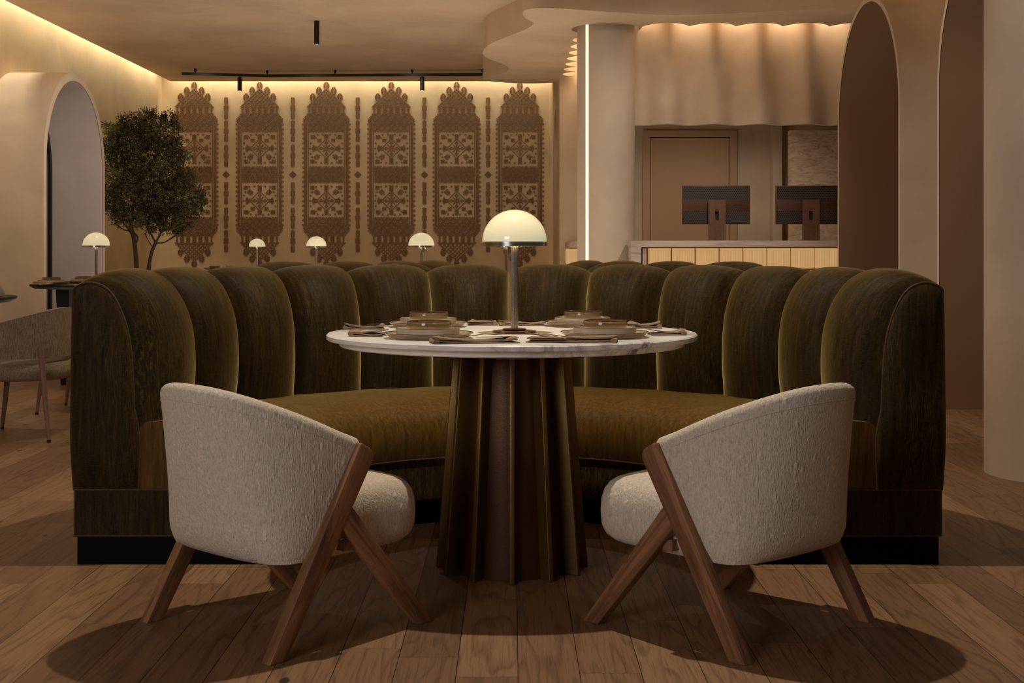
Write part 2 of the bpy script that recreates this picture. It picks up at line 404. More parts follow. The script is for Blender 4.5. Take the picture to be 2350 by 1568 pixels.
def tag(o, label, cat, group=None, kind=None):
    o['label'] = label; o['category'] = cat
    if group: o['group'] = group
    if kind: o['kind'] = kind
    return o
def empty(name, loc=(0, 0, 0), rz=0, label=None, cat=None, group=None):
    o = bpy.data.objects.new(name, None); COL.objects.link(o); o.location = loc; o.rotation_euler = (0, 0, rz)
    o.empty_display_size = .1
    if label: tag(o, label, cat, group)
    return o
def structure(o, label=None, cat=None):
    o['kind'] = 'structure'
    if label: o['label'] = label
    if cat: o['category'] = cat
    return o
def copy_tree(o, loc=None, rz=None, label=None, scale=None, group=None):
    def rec(s, par):
        c = s.copy(); COL.objects.link(c); c.parent = par
        for ch in KIDS(s): rec(ch, c)
        return c
    r = rec(o, None)
    if loc is not None: r.location = loc
    if rz is not None: r.rotation_euler = (0, 0, rz)
    if scale is not None: r.scale = scale
    if label: r['label'] = label
    if group: r['group'] = group
    return r
def KIDS(o): return [c for c in scn.objects if c.parent == o]

# ================================================================ STRUCTURE
YB = 18.75; XL = -4.86; HC = 3.32
structure(MB().box(-8, 8, -3, 20, -.1, 0).build('floor', M['floor'], smooth=0), 'wood plank floor')
# ceilings: lower slab with open cove gaps along left and back walls, lid above
structure(MB().box(-4.70, 3.22, 1.0, 18.60, HC, HC+.10).build('ceiling', M['ceiling'], smooth=0), 'smooth plaster ceiling')
structure(MB().box(-5.4, 6, 1.0, 19.2, 4.0, 4.1).build('ceiling_upper', M['ceiling'], smooth=0), 'upper ceiling above the lit coves')
def arch_pts(yc, r, spring, n=28, z0=0.0, rev=False):
    p = [(yc-r, z0)]+[(yc-r*cos(pi*i/n), spring+r*sin(pi*i/n)) for i in range(n+1)]+[(yc+r, z0)]
    return p[::-1] if rev else p
def wall_with_arches(name, x0, x1, ya, yb, ztop, arches, mat, label):
    poly = [(ya, 0)]
    for yc, r, sp in arches: poly += arch_pts(yc, r, sp)
    poly += [(yb, 0), (yb, ztop), (ya, ztop)]
    return structure(MB().prism(poly, x0, x1, 'x').build(name, mat, smooth=30), label)
LP = (13.27, .93, 1.81)
wall_with_arches('wall_left', XL, XL-.25, 1.0, YB+.1, 4.0, [LP], M['plaster_warm'], 'sand plaster wall beside the arch')
structure(MB().box(XL, .75, YB, YB+.2, 0, 4.0).build('wall_back', M['plaster_warm'], smooth=0), 'plaster wall carrying the carved reliefs')

def portal(name, x0, x1, yc, ro, ri, spring, label, mats):
    """barrel shaped arch surround from plane x0 (front ring) to x1"""
    t = empty(name, (x0, yc, 0)); structure(t, label)
    n = 40
    po = arch_pts(yc, ro, spring, n); pi_ = arch_pts(yc, ri, spring, n)
    m = MB(); k = len(po)
    P = lambda q, x: (x-x0, q[0]-yc, q[1])
    m.grid(lambda i, j: [P(pi_[i], x0), P(po[i], x0), P(po[i], x1)][j], k, 3)
    m.build('surround', mats[0], t, smooth=35)
    m = MB(); sg = 1 if x1 > x0 else -1
    m.grid(lambda i, j: [P(pi_[i], x0+sg*.004), P(pi_[i], x1)][j], k, 2)
    m.build('lining', mats[1], t, smooth=35)
    return t
pl = portal('arch_portal', -4.28, -4.95, LP[0], .93, .85, LP[2], 'deep barrel arch standing out from the sand plaster wall', [M['plaster'], M['lilac']])
# dark framed arched glass door at the end of the left passage
d1 = empty('door_1', (-4.84, 13.27, 0)); structure(d1, 'dark framed arched door inside the deep arch')
m = MB(); po = arch_pts(0, .85, 1.81); qi = arch_pts(0, .79, 1.81)
m.grid(lambda i, j: [(0, po[i][0], po[i][1]), (.035, po[i][0]*.998, po[i][1]), (.035, qi[i][0], qi[i][1]), (0, qi[i][0], qi[i][1])][j], len(po), 4, close_v=True)
m.build('door_frame', M['black_metal'], d1)
MB().prism(arch_pts(0, .79, 1.81), -.01, .01, 'x').build('door_panel', plain('grey_door_glass', srgb(120, 112, 112), .3), d1)

# right side: two portals lined with glossy bronze, wall behind
SPR = 2.03
wall_with_arches('wall_right', 3.35, 3.6, 6.0, 11.35, 4.0, [(7.68, .90, SPR), (10.30, .90, SPR)], M['plaster'], 'plaster wall behind the bronze lined arches')
portal('arch_portal', 2.7, 3.35, 10.30, .90, .86, SPR, 'tall plaster arch lined in dark bronze, beside the reception desk', [M['plaster'], M['bronze_gloss']])
portal('arch_portal', 2.7, 3.35, 7.68, .90, .86, SPR, 'tall plaster arch lined in dark bronze, beside the round column', [M['plaster'], M['bronze_gloss']])
for yc in (7.68, 10.30):
    m = MB(); q = arch_pts(yc, .86, SPR, 40)
    m.grid(lambda i, j: ((3.35, 4.6)[j], q[i][0], q[i][1]), len(q), 2)
    m.prism(q, 4.6, 4.65, 'x')
    structure(m.build('wall_passage', M['bronze_gloss'], smooth=35), 'dark bronze lining of the arched passage')
# round column on the right edge and the lit column by the desk
structure(MB().lathe([(0.34, 0), (0.34, HC)], 64, (2.49, 6.1, 0)).build('column', M['column'], smooth=60), 'pale round column at the right edge')
colc = (.857, 12.32); RC = .262
c2 = structure(MB().lathe([(RC, 0), (RC, HC+.0)], 80, (colc[0], colc[1], 0)).build('column', M['column'], smooth=60), 'plaster column with a vertical light strip')
m = MB(); a0 = pi+R(46)
dx, dy = cos(a0), sin(a0)
tx, ty = -dy, dx
cx, cy = colc[0]+dx*(RC-.002), colc[1]+dy*(RC-.002)
wv_ = .017
m.add([(cx-tx*wv_, cy-ty*wv_, 0.02), (cx+tx*wv_, cy+ty*wv_, 0.02), (cx+tx*wv_+dx*.004, cy+ty*wv_+dy*.004, .02), (cx-tx*wv_+dx*.004, cy-ty*wv_+dy*.004, .02),
       (cx-tx*wv_, cy-ty*wv_, HC), (cx+tx*wv_, cy+ty*wv_, HC), (cx+tx*wv_+dx*.004, cy+ty*wv_+dy*.004, HC), (cx-tx*wv_+dx*.004, cy-ty*wv_+dy*.004, HC)],
      [(0, 1, 2, 3), (4, 7, 6, 5), (3, 2, 6, 7), (0, 3, 7, 4), (1, 5, 6, 2)])
m.build('light_strip', M['led'], c2, smooth=0)

# soffit with organic outline and scalloped inner edge
def cr(pts, n=8, closed=False):
    P = [Vector((p[0], p[1], p[2] if len(p) > 2 else 0)) for p in pts]; out = []
    L = len(P)
    for i in range(L if closed else L-1):
        g = (lambda k: P[k % L]) if closed else (lambda k: P[max(0, min(L-1, k))])
        p0, p1, p2, p3 = g(i-1), g(i), g(i+1), g(i+2)
        for k in range(n):
            t = k/n
            out.append(.5*((2*p1)+(p2-p0)*t+(2*p0-5*p1+4*p2-p3)*t*t+(3*p1-p0-3*p2+p3)*t**3))
    if not closed: out.append(P[-1])
    return out
def scallop(a, b, n, depth, side, k=10):
    """arcs from a to b bulging by depth to the given side, cusps between"""
    a = Vector(a); b = Vector(b); d = (b-a)/n; nr = Vector((-d.y, d.x)).normalized()*side
    out = []
    for i in range(n):
        for j in range(k):
            t = j/k; out.append(a+d*(i+t)+nr*depth*sin(pi*t)**.7)
    out.append(b); return out
ZS = 3.02
outer = [(x, y) for x, y, z in cr([(3.20, 11.1), (2.6, 11.28), (1.5, 11.58), (.9, 11.45), (.45, 11.28), (.24, 11.23), (.12, 11.32), (.09, 11.5), (.12, 11.75), (.19, 12.0), (.12, 12.35),
        (-.06, 12.8), (-.22, 13.25), (-.30, 13.8), (-.26, 14.2), (-.14, 14.55), (-.04, 14.9), (-.06, 15.25), (-.2, 15.65), (-.34, 16.0), (-.30, 16.15), (0, 16.35), (.3, 16.38), (.62, 16.25)], 6)]
run_l = [tuple(p) for p in scallop((.72, 16.15), (.72, 12.75), 8, .14, -1)]
hole = [(colc[0]+.315*cos(t), colc[1]+.315*sin(t)) for t in [R(160)+R(215)*i/24 for i in range(25)]]
run_f = [tuple(p) for p in scallop((1.178, 12.17), (3.278, 12.17), 5, .19, -1)]
poly = outer+run_l+hole+run_f
structure(MB().prism(poly, ZS, HC-.001).build('ceiling_soffit', M['ceiling'], smooth=35), 'lowered wavy edged ceiling section')
# hanging fluted wall (scalloped curtain of plaster) above the desk
def wave(a, b, n, depth, side, k=12):
    a = Vector(a); b = Vector(b); d = (b-a)/n; nr = Vector((-d.y, d.x)).normalized()*side
    return [tuple(a+d*(i/k)+nr*depth*(.5-.5*cos(2*pi*i/k))) for i in range(n*k+1)]
cur_l = wave((.90, 16.15), (.90, 12.75), 8, .13, -1)
cur_f = [(1.05, 12.40)]+wave((1.2, 12.40), (3.34, 12.40), 5, .15, -1)
path = cur_l+cur_f
path2 = [(x+.10, y) for x, y in cur_l]+[(x, y+.06) for x, y in cur_f]
m = MB(); k = len(path)
m.grid(lambda i, j: [(path[i][0], path[i][1], 2.15), (path[i][0], path[i][1], HC), (path2[i][0], path2[i][1], HC), (path2[i][0], path2[i][1], 2.15)][j], k, 4, close_v=True)
structure(m.build('wall_fluted', M['plaster'], smooth=50), 'hanging fluted plaster wall above the reception desk')
# LED ribbon in the gap
m = MB()
for i in range(0, len(cur_l)-1):
    x0, y0 = cur_l[i]; x1, y1 = cur_l[i+1]
    m.add([(x0-.08, y0, HC-.03), (x0-.055, y0, HC-.03), (x1-.055, y1, HC-.03), (x1-.08, y1, HC-.03)], [(0, 1, 2, 3)])
for q in range(6):   # short runs sitting in the valleys of the fluted wall
    xc = 1.2+q*.428; x0 = max(xc-.085, 1.13); x1 = min(xc+.085, 3.33)
    m.cur = 1; m.add([(x0, 12.29, HC-.03), (x1, 12.29, HC-.03), (x1, 12.33, HC-.03), (x0, 12.33, HC-.03)], [(0, 1, 2, 3)]); m.cur = 0
structure(m.build('trim_light_ribbon', [M['led_strip'], emis('led_ribbon_bright', (1.0, .93, .76, 1), 85)], smooth=0), 'light ribbon in the gap above the fluted wall')

# return wall with arch at the end of the relief wall, and walls behind the desk
wall_with_arches('wall_return', .555, .75, 15.95, YB, 4.0, [(17.3, .75, 2.05)], M['plaster_warm'], 'short return wall with a narrow arch')
structure(MB().box(.555, .95, 15.8, 15.95, 0, 4.0).build('wall_pier', M['plaster'], smooth=0), 'plaster pier beside the relief wall')
structure(MB().box(.75, 5, 16.9, 17.0, 0, 4).build('wall_passage_end', M['plaster_warm'], smooth=0))
structure(MB().box(.95, 5, 16.05, 16.2, 0, 4.0).build('wall_service', M['plaster'], smooth=0), 'sand coloured wall behind the reception desk')
d2 = empty('door_2', (0, 16.05, 0)); structure(d2, 'flat beige door in a wide frame behind the desk')
sc = 16.05/F
X = lambda p: (p-1175)*sc
m = MB(); zt = CZ+270*sc; zi = CZ+255*sc
m.box(X(1475), X(1492), -.03, 0, 0, zt); m.box(X(1675), X(1691), -.03, 0, 0, zt); m.box(X(1492), X(1675), -.03, 0, zi, zt)
m.build('door_frame', M['beige_door'], d2, smooth=0)
MB().box(X(1493.2), X(1673.8), -.022, 0, .01, zi-.008).build('door_panel', M['beige_door'], d2, smooth=0)
MB().box(X(1492), X(1675), -.008, 0, .0, zi).build('door_reveal', M['black'], d2, smooth=0)
structure(MB().box((1772-1175)/F*15.9, (1793-1175)/F*15.9, 15.85, 16.05, 0, 4).build('wall_pilaster', M['plaster'], smooth=0), 'narrow pale pilaster behind the desk')
m = MB(); m.box((1812-1175)/F*15.5, 4.5, 15.45, 15.6, 0, CZ+270/F*15.5)
structure(m.build('wall_slab', M['stone_slab'], smooth=0), 'veined stone wall panel behind the desk')

# ================================================================ BANQUETTE
BC = Vector((-.013, 4.36)); NCH = 12
P0 = [(1.165, .395), (1.19, .44), (1.205, .50), (1.207, .56), (1.210, .62), (1.215, .69), (1.225, .75), (1.24, .80), (1.262, .85), (1.285, .882), (1.31, .90), (1.345, .91), (1.375, .905), (1.398, .893), (1.404, .87), (1.405, .80), (1.408, .6), (1.41, .42), (1.405, .30), (1.40, .24)]
P1 = [(1.10, .395), (1.092, .44), (1.078, .50), (1.068, .56), (1.064, .62), (1.066, .69), (1.074, .75), (1.088, .80), (1.112, .85), (1.15, .90), (1.20, .935), (1.26, .953), (1.32, .948), (1.375, .925), (1.41, .885), (1.422, .80), (1.425, .6), (1.422, .42), (1.41, .30), (1.40, .24)]
P0s = cr(P0, 3); P1s = cr(P1, 3)
def make_banquette(name, cx, cy, rot, nch, a_start, ends, label, simple=False):
    t = empty(name, (cx, cy, 0), rot, label, 'sofa')
    da = pi/12
    for c in range(nch):
        a0 = a_start+c*da
        nu = 15 if not simple else 11
        us = [-cos(pi*i/(nu-1)) for i in range(nu)]
        m = MB()
        def P(i, j):
            u = us[i]; wgt = max(0.0, 1-abs(u)**2.6)**.55
            r = P0s[j].x+(P1s[j].x-P0s[j].x)*wgt; z = P0s[j].y+(P1s[j].y-P0s[j].y)*wgt
            a = a0+da*(u*.5+.5); return (r*cos(a), r*sin(a), z)
        m.grid(P, nu, len(P0s)); bc = m.build('back_channel', M['velvet_uv'], t, smooth=60, weld=False)
        arc = [0]
        for j in range(1, len(P1s)): arc.append(arc[-1]+(P1s[j]-P1s[j-1]).length)
        uvl = bc.data.uv_layers.new(name='UVMap'); nj = len(P0s)
        for lp in bc.data.loops:
            i_, j_ = divmod(lp.vertex_index, nj); uvl.data[lp.index].uv = ((a0+da*(us[i_]*.5+.5))*1.2, arc[j_])
    aend = a_start+nch*da
    # end panels with piping
    for e, (a, sg) in enumerate(((a_start, -1), (aend, 1))):
        if not ends[e]: continue
        prof = [(p.x, p.y) for p in P0s[4:]]
        prof = [(1.193, .24), (1.188, .34), (1.188, .41)]+prof[:-1]+[(1.40, .24)]
        ra = Vector((cos(a), sin(a), 0)); tn = Vector((-sin(a), cos(a), 0))*sg
        # pillowed panel: rings shrinking to the centre with a slight bulge
        cxp = (1.30, .56); rings = []
        for sft, bl in ((1.0, .0), (.97, .008), (.9, .014), (.6, .02), (.25, .022)):
            rings.append([ra*(cxp[0]+(p[0]-cxp[0])*sft)+Vector((0, 0, cxp[1]+(p[1]-cxp[1])*sft))+tn*bl for p in prof])
        m = MB(); m.grid(lambda i, j: rings[i][j], len(rings), len(prof), close_v=True); m.add(rings[-1], [tuple(range(len(prof)))])
        ep = m.build('end_panel', M['velvet'], t, smooth=60)
        pts = [ra*p[0]+Vector((0, 0, p[1]))+tn*.002 for p in prof]
        MB().tube(pts, .0034, 8).build('piping', M['piping'], ep)
    # seat
    seat = [(1.19, .30), (1.19, .44), (1.17, .458), (1.10, .464), (1.0, .466), (.90, .462), (.82, .452), (.765, .436), (.72, .41), (.698, .375), (.69, .33), (.693, .28), (.70, .243), (1.19, .243)]
    ns = 8*nch
    m = MB(); m.grid(lambda i, j: (seat[j][0]*cos(a_start+(aend-a_start)*i/ns), seat[j][0]*sin(a_start+(aend-a_start)*i/ns), seat[j][1]), ns+1, len(seat), close_v=True)
    for a in (a_start, aend): m.add([(p[0]*cos(a), p[0]*sin(a), p[1]) for p in seat], [tuple(range(len(seat)))])
    so = m.build('seat_cushion', M['velvet_lit_seat'], t, smooth=50, bevel=0)
    for a, sg in ((a_start, -1), (aend, 1)):
        ra = Vector((cos(a), sin(a), 0)); tn = Vector((-sin(a), cos(a), 0))*sg
        MB().tube([ra*p[0]+Vector((0, 0, p[1]))+tn*.002 for p in seat[3:13]], .0030, 8).build('piping', M['piping'], so)
    def ring(r0, r1, z0, z1, mat, nm, bev=0):
        m = MB(); q = [(r0, z0), (r0, z1), (r1, z1), (r1, z0)]
        m.grid(lambda i, j: (q[j][0]*cos(a_start+(aend-a_start)*i/ns), q[j][0]*sin(a_start+(aend-a_start)*i/ns), q[j][1]), ns+1, 4, close_v=True)
        for a in (a_start, aend): m.add([(p[0]*cos(a), p[0]*sin(a), p[1]) for p in q], [(0, 1, 2, 3)])
        return m.build(nm, mat, t, smooth=40)
    b = ring(.705, 1.40, .09, .241, M['velvet'], 'base_band')
    for a in (a_start, aend):
        ra = Vector((cos(a), sin(a), 0))
        MB().tube([ra*.705+Vector((0, 0, .241)), ra*1.402+Vector((0, 0, .241))], .004, 8).build('piping', M['piping'], b)
        MB().tube([ra*.705+Vector((0, 0, .092)), ra*1.402+Vector((0, 0, .092))], .003, 8).build('piping', M['piping'], b)
    MB().tube([(.702*cos(a_start+(aend-a_start)*i/60), .702*sin(a_start+(aend-a_start)*i/60), .241) for i in range(61)], .004, 8).build('piping', M['piping'], b)
    ring(.72, 1.39, 0, .09, M['black'], 'plinth')
    return t
make_banquette('banquette', BC.x, BC.y, 0, 12, 0, (1, 1), 'large curved olive velvet banquette wrapping the marble table')
make_banquette('banquette', -1.62, 8.05, 0, 4, R(-76), (1, 0), 'olive velvet banquette behind the big one, on the side of the potted tree', True)
make_banquette('banquette', 1.60, 8.05, 0, 4, R(196), (0, 1), 'olive velvet banquette behind the big one, on the side of the reception desk', True)

# ================================================================ MARBLE TABLE
TC = (0.0, 4.33)
tb = empty('dining_table', (*TC, 0), 0, 'round white marble table on a ribbed bronze cone base', 'table')
m = MB(); m.lathe([(0, .7315), (.585, .7315), (.59, .7345), (.59, .7465), (.586, .75), (0, .75)], 128); m.build('table_top', M['marble'], tb, smooth=30)
m = MB(); m.lathe([(0, .712), (.545, .712), (.55, .715), (.55, .7312), (0, .7312)], 128); m.build('under_slab', M['marble'], tb, smooth=30)
bs = MB().lathe([(0, .001), (.19, .001), (.134, .711), (0, .711)], 96).build('pedestal', M['bronze_core'], tb, smooth=40)
for i in range(12):
    a = -pi/2+i*pi/6; mt = Matrix.Rotation(a, 4, 'Z')
    t_ = .0085
    vs = [(.17, -t_, 0), (.243, -t_, 0), (.243, t_, 0), (.17, t_, 0), (.115, -t_, .711), (.186, -t_, .711), (.186, t_, .711), (.115, t_, .711)]
    m = MB(); m.add([mt @ Vector(v) for v in vs], [(0, 3, 2, 1), (4, 5, 6, 7), (0, 1, 5, 4), (1, 2, 6, 5), (2, 3, 7, 6), (3, 0, 4, 7)])
    m.build('fin', M['bronze'], bs, smooth=30, bevel=.0035, seg=3)

# ================================================================ TABLE LAMP
def make_lamp(loc, label, s=1.0):
    t = empty('table_lamp', loc, 0, label, 'lamp')
    r = .1035; H = .1015
    prof = [(r*cos(a), .292+H*sin(a)) for a in [pi/2*i/22 for i in range(23)]]
    inner = [(max(0, p[0]-.004), p[1]-.003) for p in prof[::-1]]
    inner[0] = (0, prof[-1][1]-.004); prof[-1] = (0, prof[-1][1])
    MB().lathe(prof+inner+[prof[0]], 64).build('lamp_shade', M['opal'], t, smooth=60)
    MB().lathe([(r-.002, .2765), (r+.0018, .2765), (r+.0018, .2912), (r-.002, .2912), (r-.002, .2765)], 64).build('rim_band', M['chrome'], t, smooth=30)
    pg = MB()
    for k in range(10):
        a = 2*pi*k/10; pg.tube([(cos(a)*.0085, sin(a)*.0085, .012), (cos(a)*.0085, sin(a)*.0085, .335)], .0031, 8)
    pg.tube([(0, 0, .01), (0, 0, .335)], .008, 12)
    pg.build('pole', M['pole_metal'], t, smooth=40)
    MB().lathe([(0, .33), (.02, .33), (.022, .345), (.012, .36), (0, .36)], 24).build('bulb_holder', M['chrome'], t)
    MB().lathe([(0, 0), (.055, 0), (.069, .0035), (.0705, .0055), (.068, .0065), (.036, .0075), (0, .0075)], 64).build('base', M['amber_disc'], t, smooth=50)
    MB().lathe([(0, .0075), (.034, .0075), (.0385, .0115), (.034, .0135), (0, .0135)], 48).build('base_ring', M['amber_disc'], t, smooth=50)
    bl = bpy.data.lights.new('bulb', 'POINT'); bl.energy = 1.2; bl.color = (1, .8, .5); bl.shadow_soft_size = .02
    b = bpy.data.objects.new('bulb', bl); COL.objects.link(b); b.parent = t; b.location = (0, 0, .30)
    return t
lamp = make_lamp((.008, 4.33, .7502), 'large dome table lamp in the centre of the marble table')

# background tables carrying lamps
def black_table(loc, r, label, h=.75, white=False):
    t = empty('round_table', loc, 0, label, 'table')
    mat = M['marble'] if white else M['dark_table']
    MB().lathe([(0, h-.032), (r*.93, h-.032), (r, h-.012), (r, h-.003), (r-.004, h), (0, h)], 72).build('table_top', mat, t, smooth=35)
    for sx in (-1, 1):
        m = MB(); m.add([(sx*.20-.04, -.22, .0), (sx*.20+.04, -.22, 0), (sx*.20+.04, .22, 0), (sx*.20-.04, .22, 0), (sx*.26-.05, -.12, h-.033), (sx*.26+.05, -.12, h-.033), (sx*.26+.05, .12, h-.033), (sx*.26-.05, .12, h-.033)],
              [(0, 3, 2, 1), (4, 5, 6, 7), (0, 1, 5, 4), (1, 2, 6, 5), (2, 3, 7, 6), (3, 0, 4, 7)])
        m.build('leg', M['dark_table'], t, smooth=0, bevel=.004)
    return t
black_table((-3.13, 10.3, 0), .52, 'dark round table set with plates in front of the deep arch')
black_table((-3.30, 7.50, 0), .52, 'dark round table at the left edge carrying a cream fabric dome')
far = [(967, 10.7, 'dome table lamp behind the banquette, below the gap between fourth and fifth carved panels'), (976, 15.0, 'far dome table lamp mostly hidden behind a nearer one'),
       (726, 13.9, 'small dome table lamp below the third carved panel'), (590, 17.1, 'smallest dome table lamp, below the second carved panel'),
       (1162, 9.3, 'dome table lamp hidden behind the large central lamp'), (221, 10.5, 'dome table lamp on the dark table in front of the deep arch')]
for pxx, Y, lb in far:
    copy_tree(lamp, ((pxx-1175)/F*Y, Y, .7502), 0, lb)
for pxx, Y, r, lb in ((967, 10.7, .45, 'pale round table under the lamp behind the banquette'), (976, 15.0, .45, 'pale round table far behind, in line with another'),
                      (726, 13.9, .45, 'pale round table under the lamp below the third carved panel'), (590, 17.1, .80, 'wide pale round table set with plates near the relief wall'),
                      (1162, 9.3, .40, 'pale round table behind the middle of the banquette')):
    black_table(((pxx-1175)/F*Y, Y, 0), r, lb, white=True)

# ================================================================ PLACE SETTINGS
def charger(loc, label, grp=None):
    t = empty('charger_plate', loc, 0, label, 'plate', grp)
    MB().lathe([(0, .0), (.098, .0), (.118, .004), (.1325, .014), (.134, .0165), (.131, .0165), (.116, .0075), (.097, .004), (0, .004)], 72).build('dish', M['smoke_glass'], t, smooth=50)
    MB().tube([(.1325*cos(2*pi*i/72), .1325*sin(2*pi*i/72), .0166) for i in range(73)], .0013, 6, False).build('rim', M['brown_rim'], t)
    return t
def plate(loc, label, grp=None):
    t = empty('plate', loc, 0, label, 'plate', grp)
    MB().lathe([(0, .0), (.088, .0), (.094, .004), (.0965, .022), (.0965, .0255), (.0935, .0255), (.091, .012), (.085, .010), (0, .010)], 72).build('dish', M['ceramic'], t, smooth=50)
    MB().tube([(.095*cos(2*pi*i/72), .095*sin(2*pi*i/72), .0256) for i in range(73)], .0011, 6, False).build('rim', M['brown_rim'], t)
    return t
def bowl(loc, label, grp=None):
    t = empty('bowl', loc, 0, label, 'bowl', grp)
    MB().lathe([(0, .0), (.045, .0), (.06, .005), (.067, .016), (.0678, .027), (.065, .0355), (.0632, .0355), (.0655, .026), (.064, .017), (.058, .0085), (.044, .004), (0, .004)], 72).build('body', M['amber_glass'], t, smooth=60)
    MB().tube([(.0643*cos(2*pi*i/72), .0643*sin(2*pi*i/72), .0356) for i in range(73)], .0010, 6, False).build('rim', M['brown_rim'], t)
    return t
first = None
SET = [((-.249, 4.06), 'front left, nearest the tree side armchair', 'front place setting on the side of the tree'), ((-.288, 4.64), '', 'rear place setting on the side of the tree'),
       ((.281, 4.10), '', 'front place setting on the side of the desk'), ((.245, 4.69), '', 'rear place setting on the side of the desk')]
for i, ((x, y), _, w_) in enumerate(SET):
    lc = 'shallow smoked glass charger under the '+w_; lpv = 'low cream ceramic plate in the '+w_; lb = 'small amber glass bowl topping the '+w_
    if i == 0:
        CH = charger((x, y, .7503), lc, 'glass chargers on the marble table'); PL = plate((x-.004, y, .7550), lpv, 'cream plates on the marble table'); BO = bowl((x, y, .7655), lb, 'amber bowls on the marble table')
    else:
        copy_tree(CH, (x, y, .7503), i, lc); copy_tree(PL, (x, y, .7550), i, lpv); copy_tree(BO, (x+.002, y, .7655), i, lb)
bgset = [((118-1175)/F*9.95, 9.95, 'dark table, beside its near edge'), ((192-1175)/F*10.25, 10.25, 'dark table, beside its lamp')]
for x, y, w_ in bgset:
    copy_tree(CH, (x, y, .7545), 0, 'brown charger on the '+w_, group='tableware on the dark table'); copy_tree(PL, (x, y, .7592), 0, 'plate on the '+w_, group='tableware on the dark table'); copy_tree(BO, (x, y, .7697), 0, 'bowl on the '+w_, group='tableware on the dark table')
for x, y, w_ in (((492-1175)/F*16.9, 16.9, 'nearer the tree'), ((530-1175)/F*16.7, 16.7, 'nearer the lamp')):
    copy_tree(CH, (x, y, .7503), 0, 'distant charger on the wide pale table, '+w_, group='tableware near the relief wall'); copy_tree(BO, (x, y, .7655), 0, 'distant bowl on the wide pale table, '+w_, group='tableware near the relief wall')
tag(MB().box(-.16, .22, -.10, .10, 0, .004).build('napkin', M['linen'], None, loc=(-3.30, 9.98, .7502)), 'flat folded napkin on the dark table in front of the arch', 'napkin')

def napkin(loc, rz, L, W, label, seed, tipped=True, thick=1.0):
    rnd = random.Random(seed)
    t = empty('napkin', loc, rz, label, 'napkin', 'folded napkins on the marble table')
    m = MB(); nl = 3
    for k in range(nl):
        z0 = k*.0042*thick; ox = rnd.uniform(-.006, .006); oy = k*.004; n = 14
        ph = rnd.uniform(0, 6)
        def top(u, v, k=k, z0=z0, ox=ox, oy=oy, ph=ph):
            x = (u-.5)*L+ox*2*(v-.5); y = (v-.5)*(W-.008*k)+oy
            z = z0+.0034*thick+.0016*sin(u*5+ph)*(k+1)*.6+(.006*(u**6)+.004*(1-u)**8)*k*.5
            return (x, y, z)
        m.grid(lambda i, j: top(i/(n-1), j/(n-1)), n, n)
        m.grid(lambda i, j: (top(i/(n-1), j/(n-1))[0], top(i/(n-1), j/(n-1))[1], max(.0002, top(i/(n-1), j/(n-1))[2]-.0030*thick)), n, n)
        for v in (0, 1):
            m.grid(lambda i, j: (top(i/(n-1), v)[0], top(i/(n-1), v)[1], max(.0002, top(i/(n-1), v)[2]-.0030*thick*j)), n, 2)
        for u in (0, 1):
            m.grid(lambda i, j: (top(u, i/(n-1))[0], top(u, i/(n-1))[1], max(.0002, top(u, i/(n-1))[2]-.0030*thick*j)), n, 2)
    m.build('cloth', M['linen'], t, smooth=50)
    # turned over fold at one end: a soft roll
    pts = []
    m = MB(); nn = 12
    sec = [(cos(a)*.009, sin(a)*.0062*thick) for a in [2*pi*i/nn for i in range(nn)]]
    m.grid(lambda i, j: (L*.5-.004+sec[j][0], (i/8-.5)*W*.98, .0068*thick+sec[j][1]), 9, nn, close_v=True)
    for q in (0, 8): m.add([(L*.5-.004+s_[0], (q/8-.5)*W*.98, .0068*thick+s_[1]) for s_ in sec], [tuple(range(nn))])
    m.build('fold', M['linen'], t, smooth=50)
    if tipped:
        m = MB(); q = [(-.5*L, -.5*W), (-.05*L, -.5*W), (-.32*L, .52*W)]
        n = 8
        m.add([(q[0][0], q[0][1], .0150*thick), (q[1][0], q[1][1], .0135*thick), (q[2][0], q[2][1], .019*thick), (q[0][0], q[0][1], .0128*thick), (q[1][0], q[1][1], .0122*thick), (q[2][0], q[2][1], .0175*thick)],
              [(0, 1, 2), (5, 4, 3), (0, 3, 4, 1), (1, 4, 5, 2), (2, 5, 3, 0)])
        m.build('flap', M['linen'], t, smooth=0)
    return t
def nap_at(x0, x1, y, L, W, turn, label, seed, tip, th=1.0):
    pc = (x0+x1)/2; Y = .27*F/(y-570); return napkin(((pc-1175)/F*Y, Y, .7502), turn, L, W, label, seed, tip, th)
nap_at(988, 1190, 787, .24, .085, R(192), 'folded taupe napkin with a fork, in front of the lamp on the tree side', 1, True)
nap_at(1208, 1418, 785, .25, .085, R(-6), 'folded taupe napkin with a fork, in front of the lamp on the desk side', 2, True)
nap_at(808, 888, 771, .10, .10, R(170), 'short rolled napkin end beside the front charger, tree side of the marble table', 3, False, 1.25)
nap_at(790, 882, 755, .13, .08, R(185), 'folded napkin at the table edge beside the rear charger, tree side', 4, True)
nap_at(1072, 1140, 746, .10, .08, R(5), 'small folded napkin behind the lamp, tree side', 5, True)
nap_at(1147, 1250, 747, .155, .07, R(188), 'dark folded napkin behind the lamp pole', 6, False)
nap_at(1436, 1512, 753, .12, .10, R(-3), 'peaked napkin beyond the front charger, desk side of the marble table', 7, True, 1.2)
nap_at(1486, 1572, 768.5, .11, .07, R(2), 'short folded napkin at the table edge, desk side', 8, False)

